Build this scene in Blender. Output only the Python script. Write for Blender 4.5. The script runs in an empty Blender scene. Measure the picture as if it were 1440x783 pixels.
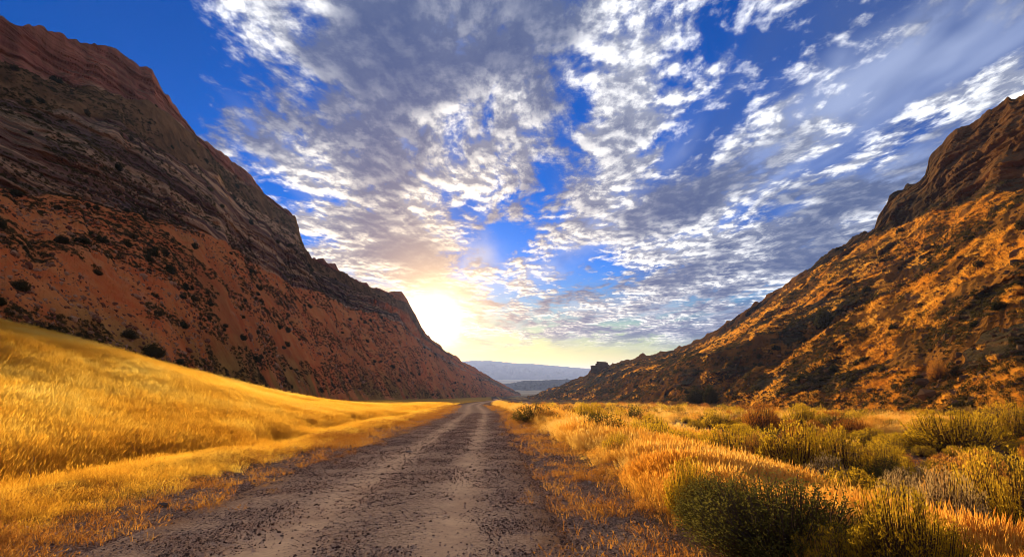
import bpy, math, random
import numpy as np
from mathutils import Vector, Euler

random.seed(7)
RNG = np.random.default_rng(11)
SC = bpy.context.scene
COL = SC.collection
R = math.radians

# ------------------------------------------------------------------ camera
PITCH = R(10.04)
F_PX = 760.0                       # focal length in pixels of a 1440 px wide picture
CAM_H = 1.65
cam_d = bpy.data.cameras.new('camera')
cam_d.sensor_width = 36.0
cam_d.lens = 36.0 * F_PX / 1440.0
cam_d.clip_start = 0.05
cam_d.clip_end = 60000
cam = bpy.data.objects.new('camera', cam_d)
COL.objects.link(cam)
cam.location = (0, 0, CAM_H)
cam.rotation_euler = (R(90) + PITCH, 0, 0)
SC.camera = cam


def pix_dir(px, py):
    xc = (px - 720.0) / F_PX
    yc = (391.5 - py) / F_PX
    v = np.array([xc, math.cos(PITCH) - yc * math.sin(PITCH), math.sin(PITCH) + yc * math.cos(PITCH)])
    return v / np.linalg.norm(v)


# ------------------------------------------------------------------ exposure
SC.view_settings.view_transform = 'Standard'
SC.view_settings.look = 'None'
SC.view_settings.exposure = 1.45
SC.view_settings.gamma = 1.0
SC.render.engine = 'CYCLES'
SC.cycles.max_bounces = 6
SC.cycles.transparent_max_bounces = 6
SC.cycles.volume_bounces = 0
SC.cycles.filter_width = 0.85

# ------------------------------------------------------------------ sun
SUN = pix_dir(611, 449)
SUN_EL = math.asin(SUN[2])
SUN_AZ = math.atan2(SUN[0], SUN[1])         # clockwise from +Y
sun_d = bpy.data.lights.new('sun', 'SUN')
sun_d.energy = 5.0
sun_d.angle = R(0.5)
sun_d.color = (1.0, 0.76, 0.40)
sun = bpy.data.objects.new('sun', sun_d)
COL.objects.link(sun)
sun.rotation_euler = Vector((-SUN[0], -SUN[1], -SUN[2])).to_track_quat('-Z', 'Y').to_euler()


# ------------------------------------------------------------------ node helper
class NT:
    """small expression builder for shader node trees"""

    def __init__(s, tree):
        s.t = tree
        s.n = tree.nodes
        s.l = tree.links

    def node(s, typ, **kw):
        n = s.n.new(typ)
        for k, v in kw.items():
            setattr(n, k, v)
        return n

    def put(s, sock, v):
        if v is None:
            return
        if isinstance(v, bpy.types.NodeSocket):
            s.l.new(v, sock)
        else:
            if isinstance(v, (tuple, list)):
                v = tuple(v)
                if sock.type == 'RGBA' and len(v) == 3:
                    v = v + (1.0,)
            sock.default_value = v

    def m(s, op, a, b=None, c=None, clamp=False):
        n = s.node('ShaderNodeMath', operation=op, use_clamp=clamp)
        s.put(n.inputs[0], a)
        s.put(n.inputs[1], b)
        s.put(n.inputs[2], c)
        return n.outputs[0]

    def add(s, a, b): return s.m('ADD', a, b)
    def sub(s, a, b): return s.m('SUBTRACT', a, b)
    def mul(s, a, b): return s.m('MULTIPLY', a, b)
    def div(s, a, b): return s.m('DIVIDE', a, b)

    def vm(s, op, a, b=None, scale=None):
        n = s.node('ShaderNodeVectorMath', operation=op)
        s.put(n.inputs[0], a)
        if b is not None:
            s.put(n.inputs[1], b)
        if scale is not None:
            s.put(n.inputs['Scale'], scale)
        return n.outputs['Value'] if op in ('DOT_PRODUCT', 'LENGTH', 'DISTANCE') else n.outputs[0]

    def ramp(s, v, lo, hi, a=0.0, b=1.0, smooth=True):
        n = s.node('ShaderNodeMapRange', interpolation_type='SMOOTHSTEP' if smooth else 'LINEAR')
        n.clamp = True
        s.put(n.inputs['Value'], v)
        s.put(n.inputs['From Min'], lo)
        s.put(n.inputs['From Max'], hi)
        s.put(n.inputs['To Min'], a)
        s.put(n.inputs['To Max'], b)
        return n.outputs['Result']

    def mix(s, f, a, b, blend='MIX'):
        n = s.node('ShaderNodeMix', data_type='RGBA', blend_type=blend)
        n.clamp_factor = True
        s.put(n.inputs['Factor'], f)
        s.put(n.inputs[6], a)
        s.put(n.inputs[7], b)
        return n.outputs[2]

    def noise(s, vec, scale=1.0, detail=4.0, rough=0.55, dist=0.0, color=False, lac=2.0):
        n = s.node('ShaderNodeTexNoise')
        s.put(n.inputs['Vector'], vec)
        s.put(n.inputs['Scale'], scale)
        s.put(n.inputs['Detail'], detail)
        s.put(n.inputs['Roughness'], rough)
        s.put(n.inputs['Lacunarity'], lac)
        s.put(n.inputs['Distortion'], dist)
        return n.outputs['Color'] if color else n.outputs['Fac']

    def xyz(s, v):
        n = s.node('ShaderNodeSeparateXYZ')
        s.put(n.inputs[0], v)
        return n.outputs[0], n.outputs[1], n.outputs[2]

    def comb(s, x, y, z):
        n = s.node('ShaderNodeCombineXYZ')
        s.put(n.inputs[0], x)
        s.put(n.inputs[1], y)
        s.put(n.inputs[2], z)
        return n.outputs[0]

    def gray2col(s, v, sc=(1, 1, 1)):
        return s.vm('SCALE', sc, scale=v)

    def attr(s, name, typ='GEOMETRY'):
        n = s.node('ShaderNodeAttribute', attribute_name=name, attribute_type=typ)
        return n.outputs['Fac']


# ------------------------------------------------------------------ sky
CLOUD_SEED = 22.2


def build_world():
    w = bpy.data.worlds.new('World')
    SC.world = w
    w.use_nodes = True
    w.cycles.sampling_method = 'MANUAL'
    w.cycles.sample_map_resolution = 512
    t = NT(w.node_tree)
    t.n.clear()
    out = t.node('ShaderNodeOutputWorld')
    bg = t.node('ShaderNodeBackground')
    bg.inputs['Strength'].default_value = 0.05
    t.l.new(bg.outputs[0], out.inputs[0])
    sky = t.node('ShaderNodeTexSky', sky_type='NISHITA')
    sky.sun_disc = False
    sky.sun_elevation = SUN_EL
    sky.sun_rotation = SUN_AZ
    sky.altitude = 1500
    sky.air_density = 1.0
    sky.dust_density = 0.6
    sky.ozone_density = 3.0
    tc = t.node('ShaderNodeTexCoord')
    d = t.vm('NORMALIZE', tc.outputs['Generated'])
    x, y, z = t.xyz(d)
    zc = t.add(t.m('MAXIMUM', z, 0.0), 0.055)
    u = t.div(x, zc)
    v = t.div(y, zc)
    P = t.comb(u, v, 0.0)
    cs = t.m('MAXIMUM', t.vm('DOT_PRODUCT', d, tuple(SUN)), 0.0)

    warp = t.vm('SUBTRACT', t.noise(P, 0.9, 3, 0.5, color=True), (0.5, 0.5, 0.5))
    P2 = t.vm('ADD', P, t.vm('SCALE', warp, scale=0.30))

    def blob(px, py, rad, amp):
        c = pix_dir(px, py)
        dist = t.vm('DISTANCE', d, tuple(c))
        return t.ramp(dist, 0.0, rad, amp, 0.0)

    bias = None
    for b in [(40, 0, 0.34, -0.22), (350, 140, 0.20, 0.035), (1180, 250, 0.3, 0.05), (1210, 120, 0.20, -0.07), (530, 300, 0.13, -0.05),
              (1080, 310, 0.20, -0.04), (480, 190, 0.40, 0.07), (830, 70, 0.28, 0.09), (650, 130, 0.10, -0.05), (760, 260, 0.09, -0.05), (400, 130, 0.09, -0.05), (560, 350, 0.20, 0.13),
              (1400, 60, 0.30, 0.05), (1000, 430, 0.26, 0.12), (860, 250, 0.25, 0.05), (800, 495, 0.09, -0.06)]:
        bb = blob(*b)
        bias = bb if bias is None else t.add(bias, bb)

    def density(Q):
        big = t.noise(t.vm('MULTIPLY', t.vm('ADD', Q, (CLOUD_SEED, 2.0 * CLOUD_SEED, 0)), (1.5, 0.45, 1)), 1.0, 3, 0.5)
        mid = t.noise(t.vm('MULTIPLY', Q, (3.4, 1.7, 1)), 1.0, 5, 0.58)
        fine = t.noise(t.vm('MULTIPLY', Q, (10.5, 6.5, 1)), 1.0, 7, 0.62)
        s = t.add(t.mul(big, 0.80), t.mul(mid, 0.62))
        return t.sub(t.add(s, t.mul(fine, 0.44)), 0.44)

    off = (SUN[0] * 0.06, SUN[1] * 0.06, 0)
    D = t.add(density(P2), bias)
    Ds = t.add(density(t.vm('ADD', P2, off)), bias)
    THR = 0.445
    alpha = t.ramp(D, THR - 0.03, THR + 0.12)
    thick = t.ramp(D, THR + 0.03, THR + 0.30)
    lit = t.ramp(t.sub(D, Ds), -0.06, 0.12)
    g1 = t.m('POWER', cs, 14.0)
    g2 = t.m('POWER', cs, 70.0)
    g3 = t.m('POWER', cs, 900.0)

    white = t.mix(g1, (12.5, 12.7, 13.0), (15.0, 12.4, 9.0))
    dark = t.mix(g1, (0.66, 1.08, 2.55), (1.6, 1.4, 2.4))
    bright = t.mul(t.m('POWER', lit, 1.2), t.sub(1.0, t.mul(thick, 0.72)))
    bright = t.add(bright, t.mul(t.sub(1.0, thick), 0.15))
    mass = t.ramp(t.noise(t.vm('MULTIPLY', t.vm('ADD', P2, (4.4, 2.0, 0)), (1.7, 1.0, 1)), 1.0, 3, 0.5), 0.40, 0.60)
    bright = t.mul(bright, t.add(0.25, t.mul(mass, 1.30)))
    ccol = t.mix(bright, dark, white)
    ccol = t.vm('ADD', ccol, t.vm('SCALE', (5.0, 3.2, 1.2), scale=g2))

    # a second, soft and streaky veil lying above the broken cloud
    Q = t.vm('ADD', P, t.vm('SCALE', warp, scale=0.25))
    veil_n = t.noise(t.vm('MULTIPLY', t.vm('ADD', Q, (3.1 + CLOUD_SEED, 7.7, 0)), (1.35, 0.36, 1)), 1.0, 5, 0.48)
    veil = t.ramp(t.add(t.add(veil_n, blob(200, 60, 0.42, -0.20)), t.mul(bias, 0.9)), 0.42, 0.68, 0.0, 0.80)
    vs = t.ramp(t.noise(t.vm('MULTIPLY', t.vm('ADD', Q, (9.0, 1.2, 0)), (2.2, 0.8, 1)), 1.0, 4, 0.5), 0.40, 0.64)
    vcol = t.mix(vs, t.mix(g1, (0.62, 1.15, 3.1), (2.0, 1.75, 2.8)), t.mix(g1, (4.2, 5.0, 7.2), (8.0, 7.0, 6.6)))

    hs = t.node('ShaderNodeHueSaturation')
    hs.inputs['Saturation'].default_value = 1.5
    hs.inputs['Value'].default_value = 1.2
    t.l.new(sky.outputs[0], hs.inputs['Color'])
    deep = t.vm('MULTIPLY', hs.outputs[0], (0.60, 0.80, 1.50))
    low = t.vm('MULTIPLY', t.mix(0.35, sky.outputs[0], hs.outputs[0]), (1.15, 0.97, 0.52))
    skyc = t.mix(t.ramp(z, 0.04, 0.22), low, deep)
    lowfade = t.ramp(z, 0.028, 0.080)
    col = t.mix(t.mul(veil, lowfade), skyc, vcol)
    col = t.mix(t.mul(alpha, lowfade), col, ccol)
    # the bright aureole round the sun
    col = t.vm('ADD', col, t.vm('SCALE', (46.0, 38.0, 22.0), scale=t.m('POWER', cs, 1800.0)))
    col = t.vm('ADD', col, t.vm('SCALE', (11.0, 6.6, 1.8), scale=t.m('POWER', cs, 260.0)))
    col = t.vm('SCALE', col, scale=0.80)
    t.put(bg.inputs['Color'], col)


build_world()


# ------------------------------------------------------------------ numpy noise
def _hash(ix, iy, iz, seed):
    h = (ix.astype(np.int64) * 374761393 + iy.astype(np.int64) * 668265263 + iz.astype(np.int64) * 2147483647 + seed * 974634777) & 0xFFFFFFFF
    h = ((h ^ (h >> 13)) * 1274126177) & 0xFFFFFFFF
    h = ((h ^ (h >> 16)) * 2246822519) & 0xFFFFFFFF
    return ((h ^ (h >> 15)) & 0xFFFFFF) / float(0xFFFFFF) * 2 - 1


def vnoise(x, y, z=0.0, seed=0):
    x, y, z = np.broadcast_arrays(np.asarray(x, float), np.asarray(y, float), np.asarray(z, float))
    ix, iy, iz = np.floor(x), np.floor(y), np.floor(z)
    fx, fy, fz = x - ix, y - iy, z - iz
    fx = fx * fx * fx * (fx * (fx * 6 - 15) + 10)
    fy = fy * fy * fy * (fy * (fy * 6 - 15) + 10)
    fz = fz * fz * fz * (fz * (fz * 6 - 15) + 10)
    r = 0
    for dx in (0, 1):
        for dy in (0, 1):
            for dz in (0, 1):
                w = (fx if dx else 1 - fx) * (fy if dy else 1 - fy) * (fz if dz else 1 - fz)
                r = r + w * _hash(ix + dx, iy + dy, iz + dz, seed)
    return r


def fbm(x, y, z=0.0, oct=5, seed=0, gain=0.5):
    s, a, f, n = 0, 1.0, 1.0, 0
    for o in range(oct):
        s = s + a * vnoise(np.asarray(x) * f + 13.7 * o, np.asarray(y) * f - 7.1 * o, np.asarray(z) * f, seed + o)
        n += a
        a *= gain
        f *= 2.03
    return s / n * 1.6


def sstep(v, a, b):
    t = np.clip((np.asarray(v, float) - a) / (b - a), 0, 1)
    return t * t * (3 - 2 * t)


# ------------------------------------------------------------------ ground height
ROAD_DIR = 0.0395


def road_shift(y):
    y = np.asarray(y, float)
    return -ROAD_DIR * y - 2.2 * sstep(y, 50, 130) + 10.0 * sstep(y, 150, 420)


def road_rel(x, y):
    return np.asarray(x, float) - road_shift(y)


def base_z(y):
    y = np.asarray(y, float)
    return np.where(y < 0, -0.042 * y * 0.5, np.interp(y, [0, 600, 1000, 1500, 2200, 4000, 30000], [0, -25.2, -38, -50, -58, -60, -60]))


def ground_h(x, y):
    """height of the open ground"""
    x = np.asarray(x, float)
    y = np.asarray(y, float)
    xr = road_rel(x, y)
    z = base_z(y)
    near = 1 - sstep(y, 700, 1200)
    # left: a grassed bank, a shallow ditch, then the meadow climbing to a soft crest
    hc = np.interp(y, [-50, 20, 35, 48, 61, 86, 110, 300, 600], [7.5, 7.3, 6.7, 4.8, 3.1, 0.9, 0.4, 0.3, 0.3])
    wob = 1.6 * vnoise(y / 23.0, 3.1, seed=5)
    t = np.clip((-xr - 9.5 + 0.3 * wob) / 24.0, 0, 1)
    mead = hc * (0.55 * t + 0.45 * t * t * (3 - 2 * t)) * np.where(xr < -9, 1, 0)
    z = z + near * mead
    z = z + near * 0.9 * fbm(x / 17.0, y / 17.0, seed=20, oct=3) * sstep(-xr, 11, 22) * 0.45
    w2 = vnoise(y / 5.0, 1.7, seed=6)
    xq = xr + 0.55 * w2 + 0.25 * wob
    z = z + near * ((0.08 + 0.08 * w2) * np.exp(-((xq + 7.2) / 1.2) ** 2) - (0.42 + 0.22 * vnoise(y / 3.1, 5.2, seed=7)) * np.exp(-((xq + 9.3) / 1.0) ** 2))
    # right: shoulder, then a step down to the sagebrush flat with a dry wash
    z = z + near * (0.12 * np.exp(-((xr - 3.6) / 0.9) ** 2) - 0.95 * sstep(xr, 4.2, 9.5))
    wash = xr - 17 - 3 * vnoise(y / 19.0, 8.3, seed=9)
    z = z - near * 0.55 * np.exp(-(wash / 2.2) ** 2)
    z = z + near * 0.30 * fbm(x / 5.5, y / 5.5, seed=31, oct=4) * sstep(xr, 5, 10)
    z = z + 0.035 * fbm(x / 1.3, y / 1.3, seed=40, oct=3) * sstep(np.abs(xr + 1.7), 2.4, 4.0)
    return z


def ground_at(px, py, far=900.0):
    """point where the sight line through a picture point meets the ground"""
    d = pix_dir(px, py)
    s = np.concatenate([np.arange(2.5, 60, 0.1), np.arange(60, far, 0.6)])
    x, y, z = d[0] * s, d[1] * s, CAM_H + d[2] * s
    h = ground_h(x, y)
    k = np.argmax(z <= h)
    if z[k] > h[k]:
        k = len(s) - 1
    return float(x[k]), float(y[k]), float(h[k])


# ------------------------------------------------------------------ mesh helpers
def make_mesh(name, V, Fs, mats=(), smooth=False):
    me = bpy.data.meshes.new(name)
    V = np.asarray(V, np.float32)
    Fs = np.asarray(Fs, np.int32)
    nv, nf, k = len(V), len(Fs), Fs.shape[1]
    me.vertices.add(nv)
    me.vertices.foreach_set('co', V.ravel())
    me.loops.add(nf * k)
    me.loops.foreach_set('vertex_index', Fs.ravel())
    me.polygons.add(nf)
    me.polygons.foreach_set('loop_start', np.arange(0, nf * k, k, dtype=np.int32))
    for m in mats:
        me.materials.append(m)
    me.update(calc_edges=True)
    me.polygons.foreach_set('use_smooth', np.full(nf, smooth))
    return me


def set_attr(me, name, arr):
    a = me.attributes.new(name, 'FLOAT', 'POINT')
    a.data.foreach_set('value', np.asarray(arr, np.float32).ravel())


def grid_faces(nr, nc):
    i = np.arange(nr * nc).reshape(nr, nc)
    return np.stack([i[:-1, :-1], i[:-1, 1:], i[1:, 1:], i[1:, :-1]], -1).reshape(-1, 4)


def link(name, me, parent=None):
    o = bpy.data.objects.new(name, me)
    COL.objects.link(o)
    if parent is not None:
        o.parent = parent
    return o


def tag(o, label=None, cat=None, group=None, kind=None):
    if label: o['label'] = label
    if cat: o['category'] = cat
    if group: o['group'] = group
    if kind: o['kind'] = kind
    return o


# ------------------------------------------------------------------ materials
def new_mat(name):
    m = bpy.data.materials.new(name)
    m.use_nodes = True
    t = NT(m.node_tree)
    t.n.clear()
    out = t.node('ShaderNodeOutputMaterial')
    return m, t, out


def finish(t, out, color, rough=0.9, bump=None, bump_d=0.1, bump_s=1.0, spec=0.2):
    if spec == 0:
        b = t.node('ShaderNodeBsdfDiffuse')
        b.inputs['Roughness'].default_value = 0.6
        t.put(b.inputs['Color'], color)
    else:
        b = t.node('ShaderNodeBsdfPrincipled')
        t.put(b.inputs['Base Color'], color)
        t.put(b.inputs['Roughness'], rough)
        t.put(b.inputs['Specular IOR Level'], spec)
    if bump is not None:
        bn = t.node('ShaderNodeBump')
        bn.inputs['Distance'].default_value = bump_d
        bn.inputs['Strength'].default_value = bump_s
        t.put(bn.inputs['Height'], bump)
        t.l.new(bn.outputs[0], b.inputs['Normal'])
    t.l.new(b.outputs[0], out.inputs[0])


def leaf_mat(name, cols, trans=0.45, inst=False, rough_scale=None):
    """leaves and blades: diffuse plus light passing through; colour varies plant by plant"""
    m, t, out = new_mat(name)
    oi = t.node('ShaderNodeObjectInfo')
    rnd = oi.outputs['Random']
    pos = t.node('ShaderNodeNewGeometry').outputs['Position']
    n = t.noise(pos, 0.35 if rough_scale is None else rough_scale, 4, 0.6)
    f = t.add(t.mul(rnd, 0.55), t.mul(t.ramp(n, 0.3, 0.7), 0.45))
    if inst:
        f = t.add(t.mul(f, 0.6), t.mul(t.attr('tint', 'INSTANCER'), 0.6))
    r = t.node('ShaderNodeValToRGB')
    e = r.color_ramp.elements
    while len(e) < len(cols):
        e.new(0.5)
    for i, c in enumerate(cols):
        e[i].position = i / (len(cols) - 1)
        e[i].color = tuple(c) + (1,)
    t.put(r.inputs[0], f)
    col = r.outputs[0]
    df = t.node('ShaderNodeBsdfDiffuse')
    tr = t.node('ShaderNodeBsdfTranslucent')
    t.put(df.inputs[0], col)
    t.put(tr.inputs[0], col)
    mx = t.node('ShaderNodeMixShader')
    mx.inputs[0].default_value = trans
    t.l.new(df.outputs[0], mx.inputs[1])
    t.l.new(tr.outputs[0], mx.inputs[2])
    t.l.new(mx.outputs[0], out.inputs[0])
    return m


def mat_ground():
    m, t, out = new_mat('dry_ground')
    g = t.node('ShaderNodeNewGeometry')
    pos = g.outputs['Position']
    x, y, z = t.xyz(pos)
    a = t.noise(pos, 0.13, 5, 0.6)
    b = t.noise(pos, 1.7, 6, 0.65)
    c = t.noise(pos, 22.0, 4, 0.6)
    grassy = t.attr('grassy')
    wash = t.attr('wash')
    earth = t.mix(t.ramp(b, 0.35, 0.7), (0.060, 0.032, 0.017), (0.17, 0.090, 0.040))
    straw = t.mix(t.ramp(b, 0.3, 0.7), (0.36, 0.17, 0.030), (0.58, 0.33, 0.06))
    straw = t.mix(t.mul(t.ramp(a, 0.52, 0.68), 0.5), straw, (0.30, 0.15, 0.045))
    col = t.mix(grassy, earth, straw)
    stony = t.mix(t.ramp(c, 0.35, 0.65), (0.15, 0.086, 0.056), (0.54, 0.34, 0.21))
    col = t.mix(wash, col, stony)
    # far plain: pale dry grassland with darker patches
    far = t.ramp(y, 900, 1500)
    plain = t.mix(t.ramp(t.noise(pos, 0.0016, 4, 0.55), 0.4, 0.6), (0.28, 0.20, 0.12), (0.46, 0.37, 0.22))
    col = t.mix(far, col, plain)
    h = t.add(t.mul(b, 0.6), t.mul(c, 0.12))
    finish(t, out, col, 0.95, h, 0.12, 0.7, 0)
    return m


def mat_road():
    m, t, out = new_mat('gravel_road')
    g = t.node('ShaderNodeNewGeometry')
    pos = g.outputs['Position']
    lane = t.attr('lane')              # 1 in the two worn wheel tracks
    edge = t.attr('edge')
    v = t.node('ShaderNodeTexVoronoi', feature='F1')
    t.put(v.inputs['Vector'], pos)
    v.inputs['Scale'].default_value = 38.0
    v2 = t.node('ShaderNodeTexVoronoi', feature='F1')
    t.put(v2.inputs['Vector'], pos)
    v2.inputs['Scale'].default_value = 95.0
    b = t.noise(pos, 1.2, 5, 0.6)
    c = t.noise(pos, 9.0, 5, 0.65)
    sr, sg, sb = t.xyz(v.outputs['Color'])
    stone = t.mix(t.ramp(sr, 0.2, 1.0), (0.17, 0.095, 0.060), (0.66, 0.42, 0.255))
    s2 = t.mix(t.xyz(v2.outputs['Color'])[0], (0.16, 0.092, 0.058), (0.54, 0.34, 0.205))
    col = t.mix(0.5, stone, s2)
    dust = t.mix(t.ramp(b, 0.35, 0.65), (0.52, 0.32, 0.185), (0.68, 0.435, 0.25))
    f = t.add(t.mul(lane, 0.80), t.mul(t.ramp(c, 0.4, 0.7), 0.35))
    col = t.mix(f, col, dust)
    col = t.mix(t.mul(edge, t.ramp(b, 0.3, 0.6)), col, (0.26, 0.115, 0.042))
    h = t.add(t.mul(v.outputs['Distance'], -0.5), t.mul(c, 0.5))
    h = t.add(h, t.mul(v2.outputs['Distance'], -0.25))
    finish(t, out, col, 0.95, h, 0.005, 0.5, 0)
    return m


def mat_mountain(name, red=True):
    m, t, out = new_mat(name)
    g = t.node('ShaderNodeNewGeometry')
    pos = g.outputs['Position']
    x, y, z = t.xyz(pos)
    cliff = t.attr('cliff')
    up = t.attr('upper')
    gn = t.xyz(g.outputs['Normal'])[2]
    wob = t.noise(pos, 0.012, 3, 0.5)
    zz = t.add(z, t.mul(wob, 22.0))
    # beds: thin horizontal bands running along the wall
    bed = t.noise(t.comb(t.mul(x, 0.004), t.mul(y, 0.004), t.mul(zz, 0.33)), 1.0, 5, 0.62)
    bed2 = t.noise(t.comb(t.mul(x, 0.02), t.mul(y, 0.02), t.mul(zz, 1.1)), 1.0, 3, 0.6)
    big = t.noise(pos, 0.018, 5, 0.6)
    med = t.noise(pos, 0.11, 6, 0.65)
    fin = t.noise(pos, 0.9, 5, 0.7)
    vert = t.noise(t.comb(t.mul(x, 0.16), t.mul(y, 0.16), t.mul(z, 0.02)), 1.0, 5, 0.65)
    if red:
        r1, r2, r3 = (0.18, 0.088, 0.058), (0.58, 0.345, 0.180), (0.095, 0.066, 0.062)
        ru = (0.42, 0.125, 0.075)
        s1, s2, s3 = (0.55, 0.120, 0.032), (0.60, 0.225, 0.066), (0.22, 0.085, 0.032)
    else:
        r1, r2, r3 = (0.085, 0.052, 0.028), (0.20, 0.105, 0.040), (0.030, 0.024, 0.020)
        ru = (0.26, 0.115, 0.038)
        s1, s2, s3 = (0.17, 0.066, 0.016), (0.42, 0.175, 0.030), (0.050, 0.027, 0.011)
    rock = t.mix(t.ramp(bed, 0.42, 0.58), r1, r2)
    rock = t.mix(t.mul(t.ramp(bed2, 0.50, 0.62), 0.7), rock, r3)
    rock = t.mix(t.mul(t.ramp(big, 0.45, 0.65), 0.5), rock, r3)
    top = t.mix(t.ramp(vert, 0.35, 0.65), ru, tuple(c * 0.45 for c in ru))
    rock = t.mix(t.mul(up, 0.8), rock, top)
    soil = t.mix(t.ramp(med, 0.3, 0.7), s1, s2)
    soil = t.mix(t.mul(t.ramp(big, 0.45, 0.7), 0.55), soil, s3)
    soil = t.mix(t.mul(t.ramp(fin, 0.55, 0.75), 0.5), soil, s3)
    scree = t.mix(t.ramp(fin, 0.4, 0.6), r1, r2)
    soil = t.mix(t.mul(t.ramp(vert, 0.56, 0.72), 0.45), soil, scree)
    foot = t.attr('foot')
    soil = t.mix(t.mul(t.attr('ledge'), 0.9), soil, t.mix(t.ramp(med, 0.35, 0.65), (0.070, 0.052, 0.024), (0.21, 0.115, 0.050)))
    soil = t.mix(t.mul(foot, 0.85), soil, t.mix(t.ramp(med, 0.35, 0.65), (0.16, 0.090, 0.022), (0.30, 0.18, 0.045)))  # grassy foot; the tan of shaded meadow is put into its colour
    mask = t.ramp(t.add(cliff, t.mul(t.sub(med, 0.5), 0.7)), 0.35, 0.6)
    col = t.mix(mask, soil, rock)
    # ledges carry scrub and dead grass
    ledge = t.mul(t.ramp(gn, 0.55, 0.8), mask)
    col = t.mix(t.mul(ledge, 0.6), col, (0.075, 0.062, 0.030))
    h = t.add(t.mul(med, 2.0), t.mul(fin, 0.45))
    h = t.add(h, t.mul(t.mul(bed2, mask), 1.2))
    finish(t, out, col, 0.95, h, 1.0, 0.9, 0)
    return m


def mat_far(name, c1, c2):
    m, t, out = new_mat(name)
    pos = t.node('ShaderNodeNewGeometry').outputs['Position']
    n = t.noise(pos, 0.004, 6, 0.6)
    finish(t, out, t.mix(t.ramp(n, 0.35, 0.65), c1, c2), 0.95, n, 60, 0.6, 0)
    return m


def mat_stone(name, c1, c2, scale=6.0):
    m, t, out = new_mat(name)
    tc = t.node('ShaderNodeTexCoord').outputs['Object']
    oi = t.node('ShaderNodeObjectInfo').outputs['Random']
    n = t.noise(tc, scale, 5, 0.65)
    f = t.add(t.mul(n, 0.5), t.mul(oi, 0.55))
    finish(t, out, t.mix(t.ramp(f, 0.25, 0.85), c1, c2), 0.85, n, 0.1, 0.6, 0)
    return m


M_GROUND = mat_ground()
M_ROAD = mat_road()
M_LEFT = mat_mountain('red_canyon_wall', True)
M_RIGHT = mat_mountain('golden_canyon_hill', False)
M_FAR = mat_far('hazy_range_rock', (0.05, 0.055, 0.075), (0.09, 0.085, 0.10))  # rock colour with a slight blue of distance haze mixed in
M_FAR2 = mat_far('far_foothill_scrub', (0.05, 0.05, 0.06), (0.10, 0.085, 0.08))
M_STONE = mat_stone('weathered_stone', (0.11, 0.085, 0.07), (0.42, 0.34, 0.27))
M_PEBBLE = mat_stone('road_pebble', (0.10, 0.058, 0.042), (0.70, 0.46, 0.30), 20.0)
M_SCREE = mat_stone('red_scree_rock', (0.16, 0.060, 0.032), (0.44, 0.24, 0.13), 3.0)
M_OUTCROP = mat_stone('outcrop_rock', (0.10, 0.06, 0.035), (0.24, 0.13, 0.06), 2.0)
M_GRASS = leaf_mat('dry_meadow_grass', [(0.46, 0.19, 0.016), (0.78, 0.42, 0.040), (0.90, 0.60, 0.090), (0.93, 0.75, 0.22)], 0.55, True)
M_VERGE = leaf_mat('dry_verge_grass', [(0.45, 0.16, 0.018), (0.74, 0.335, 0.038), (0.86, 0.52, 0.10), (0.92, 0.70, 0.26)], 0.5, True)
M_SHORT = leaf_mat('withered_short_grass', [(0.26, 0.085, 0.016), (0.42, 0.17, 0.03), (0.55, 0.28, 0.06)], 0.4, True)
M_RABBIT = leaf_mat('rabbitbrush_leaf', [(0.36, 0.22, 0.014), (0.62, 0.38, 0.022), (0.84, 0.54, 0.045)], 0.5)
M_FLOWER = leaf_mat('rabbitbrush_bloom', [(0.50, 0.30, 0.02), (0.70, 0.46, 0.03)], 0.4)
M_SAGE = leaf_mat('sagebrush_leaf', [(0.075, 0.062, 0.015), (0.14, 0.115, 0.024), (0.24, 0.18, 0.040)], 0.35)
M_RUST = leaf_mat('dry_shrub_leaf', [(0.34, 0.10, 0.016), (0.56, 0.21, 0.028), (0.68, 0.34, 0.06)], 0.4)
M_PALE = leaf_mat('dry_pale_twig', [(0.55, 0.34, 0.12), (0.76, 0.52, 0.22)], 0.4)
M_JUNI = leaf_mat('juniper_leaf', [(0.026, 0.028, 0.012), (0.055, 0.050, 0.018), (0.10, 0.066, 0.026)], 0.2)
M_BARK = leaf_mat('shrub_bark', [(0.07, 0.045, 0.03), (0.14, 0.09, 0.055)], 0.0)
M_TWIG = leaf_mat('dead_twig', [(0.30, 0.16, 0.06), (0.46, 0.30, 0.14)], 0.1)
M_HILLGRASS = leaf_mat('hill_bunch_grass', [(0.46, 0.155, 0.016), (0.74, 0.31, 0.030), (0.90, 0.50, 0.075)], 0.5, True, 0.05)
M_HILLBRUSH = leaf_mat('hill_brush', [(0.030, 0.028, 0.012), (0.065, 0.050, 0.018), (0.16, 0.10, 0.03)], 0.25, True, 0.05)


# ------------------------------------------------------------------ ground sheet
def sinh_axis(lo, hi, a, n):
    t = np.linspace(math.asinh(lo / a), math.asinh(hi / a), n)
    return a * np.sinh(t)


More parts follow.
